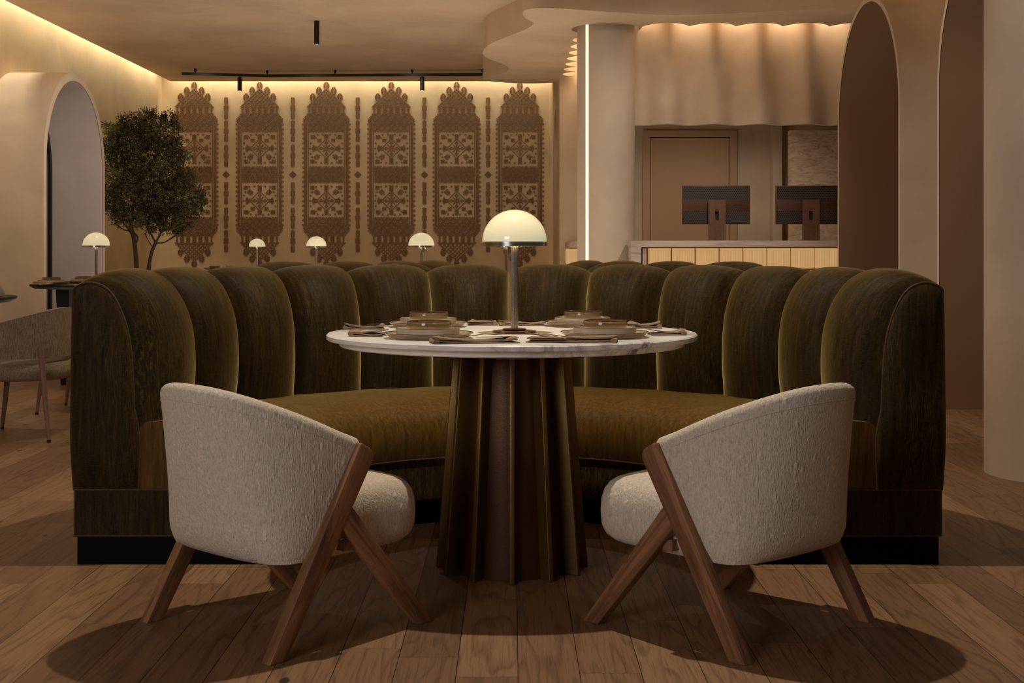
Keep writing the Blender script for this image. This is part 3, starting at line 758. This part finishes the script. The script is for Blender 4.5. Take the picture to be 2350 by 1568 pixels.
def fork(loc, rz, label):
    m = MB(); n = 10
    pts = [(-.085, 0), (-.03, 0), (.03, 0), (.05, 0)]
    def cs(x, w_, z, i): return [(x, -w_, z), (x, w_, z), (x, w_, z+.0016), (x, -w_, z+.0016)]
    st = [(-.095, .0042, .000), (-.06, .0036, .001), (-.01, .0022, .004), (.02, .0022, .006), (.035, .008, .005), (.052, .0105, .003), (.060, .0105, .0028)]
    m.grid(lambda i, j: cs(*st[i], 0)[j], len(st), 4, close_v=True); m.add(cs(*st[0], 0), [(0, 1, 2, 3)])
    for k in range(4):
        y = -.0088+k*.00587
        t_ = [(.058, y, .0028), (.08, y, .0035), (.098, y*1.02, .007)]
        m.grid(lambda i, j: [(t_[i][0], t_[i][1]-.0014, t_[i][2]), (t_[i][0], t_[i][1]+.0014, t_[i][2]), (t_[i][0], t_[i][1]+.0014, t_[i][2]+.0015), (t_[i][0], t_[i][1]-.0014, t_[i][2]+.0015)][j], 3, 4, close_v=True)
    o = m.build('fork', M['fork'], None, smooth=50); o.location = loc; o.rotation_euler = (0, 0, rz)
    tag(o, label, 'fork', 'forks on the napkins'); return o
def on_tab(x, y, z): 
    Y = (CZ-z)*F/(y-570); return ((x-1175)/F*Y, Y, z)
fork(on_tab(1098, 773, .7665), R(42), 'slim bronzed fork on the napkin before the lamp, tree side')
fork(on_tab(1268, 773, .7665), R(138), 'slim bronzed fork on the napkin before the lamp, desk side')
fork(on_tab(868, 752, .7675), R(172), 'slim bronzed fork on the napkin beside the rear charger, tree side')

# ================================================================ ARMCHAIRS
def make_armchair(loc, rz, label):
    t = empty('armchair', loc, rz, label, 'armchair', 'cream armchairs at the marble table')
    # shell
    yE = lambda z: -.268+.598*z
    def outer_pt(a, v):
        zt = .503+.148*(max(0, cos(a))**.80); zb = .225+.0*cos(a)
        z = zb+(zt-zb)*v
        W = .262+.012*v
        yb = -.262-.075*(z-.225)/.44
        ye = yE(z)
        x = W*math.copysign(abs(sin(a))**.78, sin(a)); y = ye-(ye-yb)*abs(cos(a))**.70 if abs(cos(a)) > 1e-6 else ye
        # bottom tucks in a little
        tuck = .030*max(0, (.16-v)/.16)**2
        x *= 1-tuck*1.2; y += tuck*.8*abs(cos(a))
        return Vector((x, y, z))
    nu, nv = 49, 22
    aa = [-pi/2+pi*i/(nu-1) for i in range(nu)]
    O = [[outer_pt(a, j/(nv-1)) for j in range(nv)] for a in aa]
    def nrm(i, j):
        du = O[min(i+1, nu-1)][j]-O[max(i-1, 0)][j]; dv = O[i][min(j+1, nv-1)]-O[i][max(j-1, 0)]
        n = du.cross(dv); n.normalize(); 
        c = Vector((0, .05, O[i][j].z)); 
        return n if n.dot(O[i][j]-c) > 0 else -n
    th = .052
    m = MB()
    # closed cross-section around: outer column, rounded rim, inner column
    def column(i):
        col = []
        for j in range(nv): col.append(O[i][j])
        n = nrm(i, nv-1); n = Vector((n.x, n.y, 0)).normalized()
        top = O[i][nv-1]
        for k in range(1, 6):
            a = pi*k/6; col.append(top-n*(th/2-th/2*cos(a))+Vector((0, 0, sin(a)*th*.42)))
        for j in range(nv-1, -1, -1):
            n = nrm(i, j); n = Vector((n.x, n.y, 0)).normalized(); col.append(O[i][j]-n*th)
        return col
    C = [column(i) for i in range(nu)]; L = len(C[0])
    m.grid(lambda i, j: C[i][j], nu, L, close_v=True)
    for i in (0, nu-1):
        for j in range(nv-1):
            m.add([C[i][j], C[i][j+1], C[i][L-2-j], C[i][L-1-j]], [(0, 1, 2, 3)])
        m.add(C[i][nv-1:nv+6], [tuple(range(7))])
    sh = m.build('backrest', M['boucle'], t, smooth=60)
    # seam near the top edge
    pts = [O[i][nv-2]+nrm(i, nv-2)*.0004 for i in range(1, nu-1)]
    MB().tube(pts, .0016, 6).build('seam', M['boucle'], sh)
    # seat cushion
    m = MB(); nx, ny = 21, 25
    def seat_pt(u, v, top):
        # superellipse plan
        x = (u*2-1); y = (v*2-1)
        Wd = .253; yc, hl = .045, .27
        e = 5.0; k_ = max(1e-6, (abs(x)**e+abs(y)**e))**(1/e); mx = max(abs(x), abs(y))
        s_ = mx/k_ if k_ > 0 else 1
        X_, Y_ = x*s_*Wd, yc+y*s_*hl
        edge = max(0, 1-mx**11)**.40
        zc = .292; hh = .097 if top else -.085
        crown = .012*(1-mx**2) if top else 0
        z = zc+(hh*edge)+crown*1
        z += -.02*(Y_-yc)/hl*.0
        return Vector((X_, Y_, z))
    us = [(-cos(pi*i/(nx-1))*.5+.5) for i in range(nx)]; vs_ = [(-cos(pi*i/(ny-1))*.5+.5) for i in range(ny)]
    m.grid(lambda i, j: seat_pt(us[i], vs_[j], True), nx, ny); m.grid(lambda i, j: seat_pt(us[i], vs_[j], False), nx, ny)
    m.build('seat', M['boucle'], t, smooth=70)
    # side frames: long raked leg and short front leg on each side
    for sx in (-1, 1):
        xo = sx*.292; xi = sx*.256
        def plank(p0, p1, w0, w1, name, round_top=False, mt='walnut', ins=0.0):
            p0 = Vector(p0); p1 = Vector(p1); d = (p1-p0).normalized(); n = Vector((-d.y, d.x))
            poly = [p0-Vector((w0/2/abs(d.y), 0)), p0+Vector((w0/2/abs(d.y), 0))]
            if round_top:
                for rc, sg in ((.024, -1), (.006, 1)):
                    c = p1+n*sg*(w1/2-rc)-d*rc
                    arc = [c+(n*sg*cos(a)+d*sin(a))*rc for a in [pi/2*i/6 for i in range(7)]]
                    poly += arc if sg < 0 else arc[::-1]
            else: poly += [p1-n*(w1/2), p1+n*(w1/2)]
            m = MB(); m.prism([(q.x, q.y) for q in poly], min(xo, xi)+ins, max(xo, xi)-ins, 'x')
            return m.build(name, M[mt], t, smooth=30, bevel=.003)
        plank((-.245, 0), (.049, .500), .044, .060, 'leg', True)
        plank((.255, 0), (-.045, .353), .042, .060, 'leg', mt='walnut2', ins=.0012)
        if sx == 1:
            MB().box(-.27, .27, -.02, .02, .235, .265).build('cross_rail', M['walnut'], t, bevel=.003)
    return t
AL = make_armchair((-.62, 3.69, 0), R(47-90), 'cream armchair with its back to us, on the tree side of the table')
copy_tree(AL, (.598, 3.69, 0), R(90-47), 'cream armchair with its back to us, on the desk side of the table')

# ================================================================ LEFT BACKGROUND CHAIRS
def make_cafe_chair(loc, rz, label):
    t = empty('dining_chair', loc, rz, label, 'chair', 'taupe dining chairs')
    m = MB(); nu, nv = 33, 8
    def P(a, v, r):
        zt = .70-.085*(1-max(0, cos(a)))**1.0*.9; zb = .435+.0*abs(a)
        z = zb+(zt-zb)*v
        return Vector((r*sin(a)*1.0, -r*abs(cos(a))**.9*.98+.03 if abs(a) < pi/2 else .03+(abs(a)-pi/2)*r, z))
    am = R(112)
    for i in range(1): pass
    aa = [-am+2*am*i/(nu-1) for i in range(nu)]
    secs = []
    for a in aa:
        ro, ri = .275, .24
        col = [P(a, v/(nv-1), ro) for v in range(nv)]+[P(a, 1-v/(nv-1), ri) for v in range(nv)]
        secs.append(col)
    m.grid(lambda i, j: secs[i][j], nu, 2*nv, close_v=True)
    for i in (0, nu-1): m.add(secs[i], [tuple(range(2*nv))])
    m.build('backrest', M['rib_fabric'], t, smooth=50, bevel=0)
    m = MB(); m.lathe([(0, .315), (.235, .315), (.262, .335), (.268, .37), (.25, .405), (.20, .418), (0, .422)], 48)
    m.build('seat', M['rib_fabric'], t, smooth=60)
    for sx in (-1, 1):
        for sy in (-1, 1):
            topz = .50 if sy < 0 else .33
            a = Vector((sx*.235, sy*(.195 if sy < 0 else .205), topz)); b = Vector((sx*.245, sy*.245, .0))
            lg = MB().tube([b+Vector((0, 0, .012)), b.lerp(a, .5), a], [.0095, .014, .016], 12).build('leg', plain('taupe_leg', srgb(150, 118, 100), .5), t, smooth=50)
            MB().tube([b, b+Vector((0, 0, .013))], .010, 10).build('foot', M['black_metal'], lg)
    return t
CH1 = make_cafe_chair((-2.655, 7.36, 0), R(85), 'taupe fabric dining chair with tapered legs beside the banquette end')
copy_tree(CH1, (-2.66, 8.52, 0), R(88), 'taupe dining chair half hidden behind another one')
tag(MB().lathe([(0, .095), (.04, .09), (.085, .065), (.105, .03), (.107, .01), (.09, .004), (0, .004)], 40, (-2.86, 7.32, .7515)).build('bread_cloche', M['rib_fabric'], smooth=60), 'cream fabric dome standing on the dark table at the left edge', 'cover')

# ================================================================ RECEPTION DESK
YD = 11.75; ZD = 1.087
dk = empty('reception_desk', (0, 0, 0), 0, 'stone topped reception desk faced with backlit ribbed glass blocks', 'desk')
m = MB(); m.box(1.035, 3.34, YD, YD+.32, ZD-.055, ZD); m.box(1.13, 3.34, YD+.32, YD+1.0, ZD-.055, ZD); m.box(.62, .95, 12.75, 15.78, ZD-.06, ZD)
m.build('counter_top', M['stone'], dk, smooth=30, bevel=.004)
m = MB(); m.box(1.035, 1.125, YD, YD+.25, 0, ZD-.056); m.build('end_panel', M['stone'], dk, smooth=0)
m = MB(); m.box(1.13, 3.33, YD+.10, YD+.16, 0, ZD-.056); m.build('backing', M['rose_frame'], dk, smooth=0)
m = MB(); m.box(.70, .76, 12.8, 15.75, 0, ZD-.062); m.build('backing', M['rose_frame'], dk, smooth=0)
def block_mesh(w_, h_):
    m = MB(); g = .009
    # pillowed glass block with raised border
    b = .014
    for (x0, x1, z0, z1, y) in ((g, w_-g, g, h_-g, 0),):
        m.box(x0, x1, 0, .07, z0, z1)
        m.box(x0+b, x1-b, -.008, 0, z0+b, z1-b)
    return m
bw, bh = .2085, .195
proto = block_mesh(bw, bh).build('glass_block', M['glow_glass'], dk, smooth=30, bevel=.003)
k0 = True
for r in range(3):
    for c in range(10):
        x = 1.185+c*bw; z = ZD-.058-(r+1)*bh
        if k0: o = proto; k0 = False
        else: o = proto.copy(); COL.objects.link(o)
        o.location = (x, YD+.025, z)
# narrow corner block
o = block_mesh(.052, bh); o = o.build('corner_block', M['stone'], dk, smooth=30, bevel=.003); o.location = (1.130, YD+.03, ZD-.058-bh)
for c in range(14):
    o = proto.copy(); COL.objects.link(o); o.location = (.63, 12.83+c*bw+bw, ZD-.062-bh); o.rotation_euler = (0, 0, -pi/2)

# monitors
def make_monitor(loc, rz, label):
    t = empty('monitor', loc, rz, label, 'monitor', 'monitors on the reception desk')
    W, H = .626, .358; z0 = .155
    bd = MB().box(-W/2, W/2, 0, .022, z0, z0+H).build('housing', M['monitor_body'], t, smooth=30, bevel=.003)
    e = .010
    MB().box(-W/2+e, W/2-e, -.0015, .001, z0+H-.132, z0+H-.008).build('vent_grille', M['perf'], bd, smooth=0)
    MB().box(-W/2+e, W/2-e, -.0015, .001, z0+.008, z0+.124).build('vent_grille', M['perf'], bd, smooth=0)
    # stand slab with a pill shaped hole
    sw = .079; top = .38; hw, h0, h1 = .017, .19, .294
    n = 16
    loop = [(sw, .008), (sw, top-.01), (sw-.01, top), (-sw+.01, top), (-sw, top-.01), (-sw, .008)]
    hole = [(hw*cos(a), h1-hw+hw*sin(a)) for a in [pi*i/n for i in range(n+1)]]+[(hw*cos(a), h0+hw+hw*sin(a)) for a in [pi+pi*i/n for i in range(n+1)]]
    m = MB()
    for yy in (-.060, -.050):
        pass
    # build frame from strips around the pill
    ring_o = []
    for hx, hz in hole:
        if hz > (h0+h1)/2: ang = math.atan2(hz-(h0+h1)/2, hx)
        else: ang = math.atan2(hz-(h0+h1)/2, hx)
        c, s_ = cos(ang), sin(ang); cz_ = (h0+h1)/2
        tt = min(sw/abs(c) if abs(c) > 1e-6 else 9, ((top-cz_) if s_ > 0 else (cz_-.008))/abs(s_) if abs(s_) > 1e-6 else 9)
        ring_o.append((c*tt, cz_+s_*tt))
    # insert exact corners by snapping the closest ones
    for cxn, czn in ((sw, top), (-sw, top), (-sw, .008), (sw, .008)):
        kk = min(range(len(ring_o)), key=lambda q: (ring_o[q][0]-cxn)**2+(ring_o[q][1]-czn)**2); ring_o[kk] = (cxn, czn)
    K = len(hole)
    m.grid(lambda i, j: [(hole[i][0], -.060, hole[i][1]), (ring_o[i][0], -.060, ring_o[i][1]), (ring_o[i][0], -.050, ring_o[i][1]), (hole[i][0], -.050, hole[i][1])][j], K, 4, close_u=True, close_v=True)
    st = m.build('stand', M['monitor_stand'], t, smooth=30)
    MB().box(-.05, .05, -.050, .002, z0+.12, z0+.14).build('hinge', M['monitor_stand'], t)
    MB().box(-sw, sw, -.060, .14, 0, .008).build('foot', M['monitor_stand'], t, bevel=.002)
    for k in range(4): MB().box(.083+k*.013, .088+k*.013, -.0012, 0, z0+.176, z0+.179).build('port', M['mark'], bd, smooth=0)
    m = MB(); x = .165
    m.lathe([(0, 0), (.0055, 0), (.0055, .0012), (0, .0012)], 12)
    m.v = [(v[0]+.168, -v[2], v[1]+z0+.1775) for v in m.v]
    rr = random.Random(4); x = .177
    for k in range(12):
        w_ = rr.choice([.004, .005, .0055]); 
        if k == 8: x += .006
        m.box(x, x+w_*.8, -.0012, 0, z0+.175, z0+.175+rr.choice([.004, .005])); x += w_+.001
    m.build('logo', M['mark'], bd, smooth=0)
    return t
MN = make_monitor((1.878+.01, 12.5, ZD+.0005), 0, 'bronze coloured monitor seen from behind, in front of the beige door')
MN2 = copy_tree(MN, ((1858-1175)/F*12.5, 12.5, ZD+.0005), 0, 'bronze coloured monitor seen from behind, in front of the stone panel')

# ================================================================ RELIEF PANELS
def dia(x, v, per): return abs(((x+per/2) % per)-per/2)+abs(v)
def leafmask(dx, dy):
    dx = np.abs(dx)
    body = (dx < 6.2) & (np.abs(dy) < 8.5) & (dx < 6.2-np.maximum(0, np.abs(dy)-4)*.7)
    return body & (((dx*1.3+dy) % 4.4 < 2.3) | (dx < 1.1)) & ((dx < 3.6) | ((dx*1.3+dy) % 4.4 < 2.0))
ys, xs = np.mgrid[-212:212.5, -56:56.5]
u = np.abs(xs); v = np.abs(ys)
msk = np.zeros_like(u, bool)
D = lambda X_, V_, per: np.abs(((X_+per/2) % per)-per/2)+np.abs(V_)
inb = v < 118
msk |= inb & (u >= 45) & (u < 50) & (((ys+xs*np.sign(xs)) % 4) < 2.3)
msk |= inb & ((u >= 41) & (u < 42.6))
msk |= inb & (u >= 50) & (u < 50.9)
msk |= inb & ((np.abs(u-53)+np.abs((ys % 11)-5.5)) < 3.3)
b = (v < 20) & (u < 41); d_ = D(xs, v-10, 15)
msk |= b & ((d_ % 4.4) < 2.4) & ((v > 2.5) | True) & (v < 20-np.abs(((xs+3) % 6)-3)*.7)
msk |= (v < 2) & (u < 50) & ((xs % 3) < 2)
f = (v >= 20) & (v < 96) & (u < 40); w60 = np.abs(v-60); dd = u+w60
msk |= f & (dd >= 21.5) & (dd < 23.6)
msk |= f & (dd < 19) & (((u < 1.5) | (w60 < 1.5)) | (np.abs(u-w60) < 1.6) & (dd < 17) | ((np.abs(u-12)+w60 < 4.5) | (u+np.abs(w60-12) < 4.5)) & ((dd % 3) < 2))
ax = ((u < 5) & (w60 > 21) & (w60 < 33) & ((u+w60) % 3.6 < 2.2)) | ((w60 < 5) & (u > 21) & (u < 33) & ((u+w60) % 3.6 < 2.2))
msk |= f & ax
msk |= f & (np.maximum(np.abs(u-31), np.abs(v-86)) < 5) & (((u+v) % 4) < 2.4)
msk |= f & (np.maximum(np.abs(u-32), np.abs(v-30)) < 4.5) & (((u-v) % 4) < 2.4)
msk |= f & (np.abs((u-v)+(62-1)*1.0) < 1.4) & (u > 22) & (u < 30) & (v > 80)
msk |= f & (np.abs(u-22)+np.abs(v-40) < 7.5) & (((u) % 3) < 1.9)
msk |= f & (np.maximum(np.abs(u-16), np.abs(v-79)) < 5) & ((v % 3) < 2)
for (a_, b_) in ((36, 48), (37, 60), (36, 72), (20, 91), (8, 92), (33, 40), (12, 27), (24, 28), (3, 26), (29, 66), (29, 54), (17, 50-6)):
    msk |= f & ((np.abs(u-a_)+np.abs(v-b_)) < 2.6)
b = (v >= 96) & (v < 118) & (u < 41)
msk |= b & ((D(xs+7.5, v-107, 15) % 4.6) < 2.3) & (v > 96+np.abs(((xs+3) % 6)-3)*.7)
msk |= (v >= 116.5) & (v < 118) & (u < 48)
b = (v >= 118) & (v < 141) & (u < 54-np.maximum(0, v-128)*.9) & (u < 44+np.maximum(0, (v-112))*1.2)
msk |= b & ((D(xs, v-129, 18) % 5.4) < 2.6)
b = (v >= 139) & (v < 158) & (u < 42)
a_ = np.abs(((xs+7) % 14)-7)
msk |= b & ((a_ < 1.0) | ((a_ < 5) & (((v+a_) % 4.5) < 2.2)))
msk |= (v >= 157) & (v < 158.6) & (u < 41)
b = (v >= 156) & (v < 198) & (u < (198-v)*1.03)
msk |= b & ((((xs+v) % 9.5) < 1.9) | (((xs-v) % 9.5) < 1.9) | ((np.abs(((xs+v+5) % 9.5)-4.7)+np.abs(((xs-v+5) % 9.5)-4.7)) < 2.6))
msk |= (v >= 156) & (v < 199) & (np.abs(u-(198-v)*1.03) < 1.3)
for cxl, cyl in ((0, 205), (17, 193), (31, 178)):
    msk |= leafmask(u-cxl, v-cyl)
def mask_mesh(name, msk, cell, depth, mat):
    H_, W_ = msk.shape; idx = {}; vs = []; fs = []
    def vid(i, j, k):
        key = (i, j, k)
        if key not in idx: idx[key] = len(vs); vs.append(((j-W_/2)*cell, 0 if k else -depth, (H_/2-i)*cell))
        return idx[key]
    for i in range(H_):
        row = msk[i]; j = 0
        while j < W_:
            if not row[j]: j += 1; continue
            j0 = j
            while j < W_ and row[j]: j += 1
            fs.append((vid(i, j0, 0), vid(i+1, j0, 0), vid(i+1, j, 0), vid(i, j, 0)))
            fs.append((vid(i, j0, 0), vid(i, j0, 1), vid(i+1, j0, 1), vid(i+1, j0, 0)))
            fs.append((vid(i, j, 0), vid(i+1, j, 0), vid(i+1, j, 1), vid(i, j, 1)))
        up = row & ~(msk[i-1] if i > 0 else np.zeros_like(row)); dn = row & ~(msk[i+1] if i < H_-1 else np.zeros_like(row))
        for arr, ii in ((up, i), (dn, i+1)):
            j = 0
            while j < W_:
                if not arr[j]: j += 1; continue
                j0 = j
                while j < W_ and arr[j]: j += 1
                fs.append((vid(ii, j0, 0), vid(ii, j, 0), vid(ii, j, 1), vid(ii, j0, 1)))
    me = bpy.data.meshes.new(name); me.from_pydata(vs, [], fs); me.materials.append(mat)
    o = bpy.data.objects.new(name, me); COL.objects.link(o); return o
cell = YB/F
rp = None
cent = [(446, 'beside the potted tree and partly behind it'), (596, 'second from the potted tree'), (749, 'third from the potted tree'), (898, 'fourth from the potted tree'), (1048, 'second from the return wall'), (1193, 'next to the return wall, behind the central lamp')]
zc = CZ+(570-401)*cell
for c, lb in cent:
    if rp is None: rp = mask_mesh('wall_relief', msk, cell, .014, M['relief']); o = rp
    else: o = rp.copy(); COL.objects.link(o)
    o.location = ((c-1175)*cell, YB-.0005, zc); tag(o, 'tall carved brown embroidery relief, '+lb, 'wall relief', 'tall carved reliefs')
ys2, xs2 = np.mgrid[-178:178.5, -9:9.5]; u2 = np.abs(xs2); v2 = np.abs(ys2)
mk = (v2 < 9) & (u2+v2 < 9.5) & (((u2+v2) % 3.4 < 2.2))
for a_, b_ in ((18, 68), (76, 124), (128, 177)):
    c_ = (a_+b_)/2; seg = (v2 >= a_) & (v2 <= b_)
    w_ = 3.6+1.6*(np.abs(v2-c_) < 6)+1.2*(np.abs(np.abs(v2-c_)-18) < 6)
    mk |= seg & (u2 < w_) & ((u2 < 1.2) | ((v2+u2) % 4 < 2.4))
dp = None
for c, lb in ((519, 'first from the potted tree'), (672, 'second from the potted tree'), (821, 'in the middle of the relief wall'), (974, 'second from the return wall'), (1120, 'nearest the return wall')):
    if dp is None: dp = mask_mesh('wall_ornament', mk, cell, .012, M['relief']); o = dp
    else: o = dp.copy(); COL.objects.link(o)
    o.location = ((c-1175)*cell, YB-.0005, zc); tag(o, 'slender carved ornament strip between tall reliefs, '+lb, 'wall ornament', 'slender ornament strips')

# ================================================================ TREE
def make_tree(name, label):
    Y0 = 15.0
    t = empty(name, px(325, 570, Y0)*1, 0, label, 'tree'); t.location.z = 0
    base = Vector(t.location)
    rnd = random.Random(11)
    def q(x, y, dy=0): return px(x, y, Y0+dy)-base
    MB().lathe([(0, .02), (.20, .0), (.26, .40), (.24, .40), (.235, .36), (0, .36)], 40, (-.02, 0, 0)).build('planter', M['column'], t)
    tr = MB()
    z0 = Vector((.0, 0, .36))
    tr.tube(cr([tuple(Vector((-.05, 0, .34))), tuple(q(314, 640)), tuple(q(312, 590)), tuple(q(306, 540)), tuple(q(300, 515)), tuple(q(310, 450)), tuple(q(325, 380))], 5), [.026]*11+[.024]*10+[.016]*10, 8)
    tr.tube(cr([tuple(Vector((.06, 0, .34))), tuple(q(340, 640)), tuple(q(342, 610)), tuple(q(348, 580)), tuple(q(357, 558)), tuple(q(376, 520)), tuple(q(392, 470))], 5), [.024]*11+[.02]*10+[.012]*10, 8)
    for a, b_, c_, r in (((357, 558), (378, 556), (402, 540), .009), ((357, 558), (348, 540), (336, 520), .012), ((370, 532), (392, 522), (420, 505), .010), ((312, 560), (316, 545), (308, 535), .010),
                         ((304, 530), (285, 528), (262, 512), .008), ((348, 565), (340, 552), (332, 535), .006), ((306, 545), (290, 520), (272, 500), .010), ((378, 556), (405, 540), (430, 520), .007),
                         ((300, 515), (280, 470), (265, 430), .012), ((325, 380), (345, 330), (370, 290), .010), ((392, 470), (420, 460), (445, 460), .010)):
        tr.tube(cr([tuple(q(*a)), tuple(q(*b_, .03)), tuple(q(*c_, .05))], 4), r*.9, 6)
    trk = tr.build('trunk', M['bark'], t, smooth=60)
    clumps = [(318, 318, 44), (285, 325, 34), (352, 300, 36), (385, 300, 26), (390, 275, 14), (262, 330, 20), (300, 285, 20), (340, 275, 20), (265, 360, 26), (300, 370, 50), (350, 360, 50), (385, 350, 30), (400, 365, 16), (425, 362, 10),
              (262, 410, 30), (300, 420, 50), (350, 420, 50), (392, 410, 34), (420, 405, 18), (260, 460, 26), (300, 470, 42), (345, 470, 40), (392, 460, 46), (430, 450, 34), (450, 470, 18), (350, 500, 30), (395, 500, 34), (430, 495, 24), (275, 495, 20), (310, 505, 18), (405, 525, 16), (255, 300, 8), (246, 345, 8), (365, 515, 16), (330, 448, 20),
              (440, 420, 10), (245, 295, 6), (455, 455, 12), (280, 300, 12), (408, 330, 8)]
    lv = []; lf = []; 
    def leafq(p, sz):
        d = Vector((rnd.gauss(0, 1), rnd.gauss(0, 1), rnd.gauss(0, 1)+.3)).normalized(); s_ = d.orthogonal().normalized(); s_ = Matrix.Rotation(rnd.uniform(0, 6.28), 3, d) @ s_
        l = sz*rnd.uniform(.7, 1.3); w_ = l*.24; n_ = d.cross(s_)*l*.08
        b0 = len(lv); lv.extend([p, p+d*l*.5+s_*w_+n_, p+d*l, p+d*l*.5-s_*w_+n_]); lf.append((b0, b0+1, b0+2, b0+3))
    for (x, y, r) in clumps:
        R_ = r/F*Y0; c = q(x, y, rnd.uniform(-.15, .15))
        nsp = int(88*(r/20)**1.8)+12
        for k in range(nsp):
            d = Vector((rnd.gauss(0, 1), rnd.gauss(0, 1), rnd.gauss(0, 1))).normalized(); p = c+d*R_*min(1.18, abs(rnd.gauss(.78, .2)))
            # sprig
            sd = (d+Vector((rnd.uniform(-.6, .6), rnd.uniform(-.6, .6), rnd.uniform(-.2, .8)))).normalized()
            for j in range(9):
                leafq(p+sd*j*.008, .023)
    me = bpy.data.meshes.new('foliage'); me.from_pydata([tuple(v_) for v_ in lv], [], lf); me.materials.append(M['leaf'])
    o = bpy.data.objects.new('foliage', me); COL.objects.link(o); o.parent = t; o['kind'] = 'stuff'
    return t
make_tree('potted_tree', 'leafy dark green indoor tree with two bare trunks in front of the relief wall')
# leafy twig entering at the left edge
rnd = random.Random(3); tw = empty('house_plant', (-4.05, 9.2, 0), 0, 'tip of a green leafy plant at the left edge of the view', 'plant')
MB().lathe([(0, 0), (.14, 0), (.17, .35), (.15, .35), (.14, .3), (0, .3)], 32).build('planter', M['column'], tw)
pp = [(0, 0, .3), (.05, 0, .7), (.12, 0, 1.0), (.30, .0, 1.20), (.50, 0, 1.245)]
MB().tube(cr(pp, 5), [.012]*6+[.008]*8+[.004]*7, 6).build('stem', M['bark'], tw)
lv, lf = [], []
pc = cr(pp, 8)
for k in range(90):
    i = rnd.randrange(12, len(pc)); p = pc[i]; d = Vector((rnd.uniform(.1, 1), rnd.gauss(0, .6), rnd.gauss(0, .7))).normalized(); s_ = d.orthogonal().normalized(); l = .035
    b0 = len(lv); lv.extend([p, p+d*l*.5+s_*l*.22, p+d*l, p+d*l*.5-s_*l*.22]); lf.append((b0, b0+1, b0+2, b0+3))
me = bpy.data.meshes.new('foliage'); me.from_pydata([tuple(v_) for v_ in lv], [], lf); me.materials.append(M['leaf'])
o = bpy.data.objects.new('foliage', me); COL.objects.link(o); o.parent = tw; o['kind'] = 'stuff'

# ================================================================ CEILING LIGHTS
def ceiling_spot(loc, L, r, label):
    t = empty('ceiling_spotlight', loc, 0, label, 'spotlight', 'black cylinder spotlights')
    MB().lathe([(0, 0), (r, 0), (r, -L), (r*.85, -L), (r*.8, -L+.008), (0, -L+.008)], 32).build('body', M['black_metal'], t, smooth=40)
    MB().lathe([(0, -L+.006), (r*.8, -L+.006), (r*.8, -L+.004), (0, -L+.004)], 24).build('lens', M['lens'], t)
    return t
ceiling_spot(((727-1175)/F*13.66, 13.66, HC), .238, .027, 'black cylinder spotlight fixed straight to the ceiling')
tr_ = empty('light_track', (0, 17.4, 0), 0, 'black track rail hanging below the ceiling in front of the relief wall', 'light track')
Yt = 17.4; zt_ = 3.235
def tp(x, y): return Vector(((x-1175)/F*(y), y-Yt, zt_))
pts = [tp(417, 17.25), tp(611, 17.47), tp(1111, 17.33)]
m = MB()
for a, b_ in ((0, 1), (1, 2)):
    A, B = pts[a], pts[b_]; d = (B-A).normalized(); n = Vector((-d.y, d.x, 0))*.016
    m.add([A-n, A+n, B+n, B-n, A-n+Vector((0, 0, .034)), A+n+Vector((0, 0, .034)), B+n+Vector((0, 0, .034)), B-n+Vector((0, 0, .034))], [(0, 3, 2, 1), (4, 5, 6, 7), (0, 1, 5, 4), (1, 2, 6, 5), (2, 3, 7, 6), (3, 0, 4, 7)])
m.build('rail', M['black_metal'], tr_, smooth=0)
for x, y in ((448, 17.29), (613, 17.47), (769, 17.43), (946, 17.38), (1107, 17.335)):
    p = tp(x, y); m = MB(); m.tube([p+Vector((0, 0, .03)), p+Vector((0, 0, HC-zt_))], .008, 8); m.tube([p+Vector((0, 0, .05)), p+Vector((0, 0, HC-zt_))], .017, 12)
    m.build('stem', M['black_metal'], tr_)
for x, y, lb in ((550, 17.4, 'black cylinder spotlight hanging from the track, between the first two tall reliefs'), (969, 17.37, 'black cylinder spotlight hanging from the track, above the fourth gap between reliefs')):
    p = tp(x, y)+Vector((0, Yt, 0)); s = ceiling_spot((p.x, p.y, p.z-.012), .175, .028, lb)
    MB().tube([(0, 0, .013), (0, 0, -.002)], .008, 8).build('mount', M['black_metal'], s)
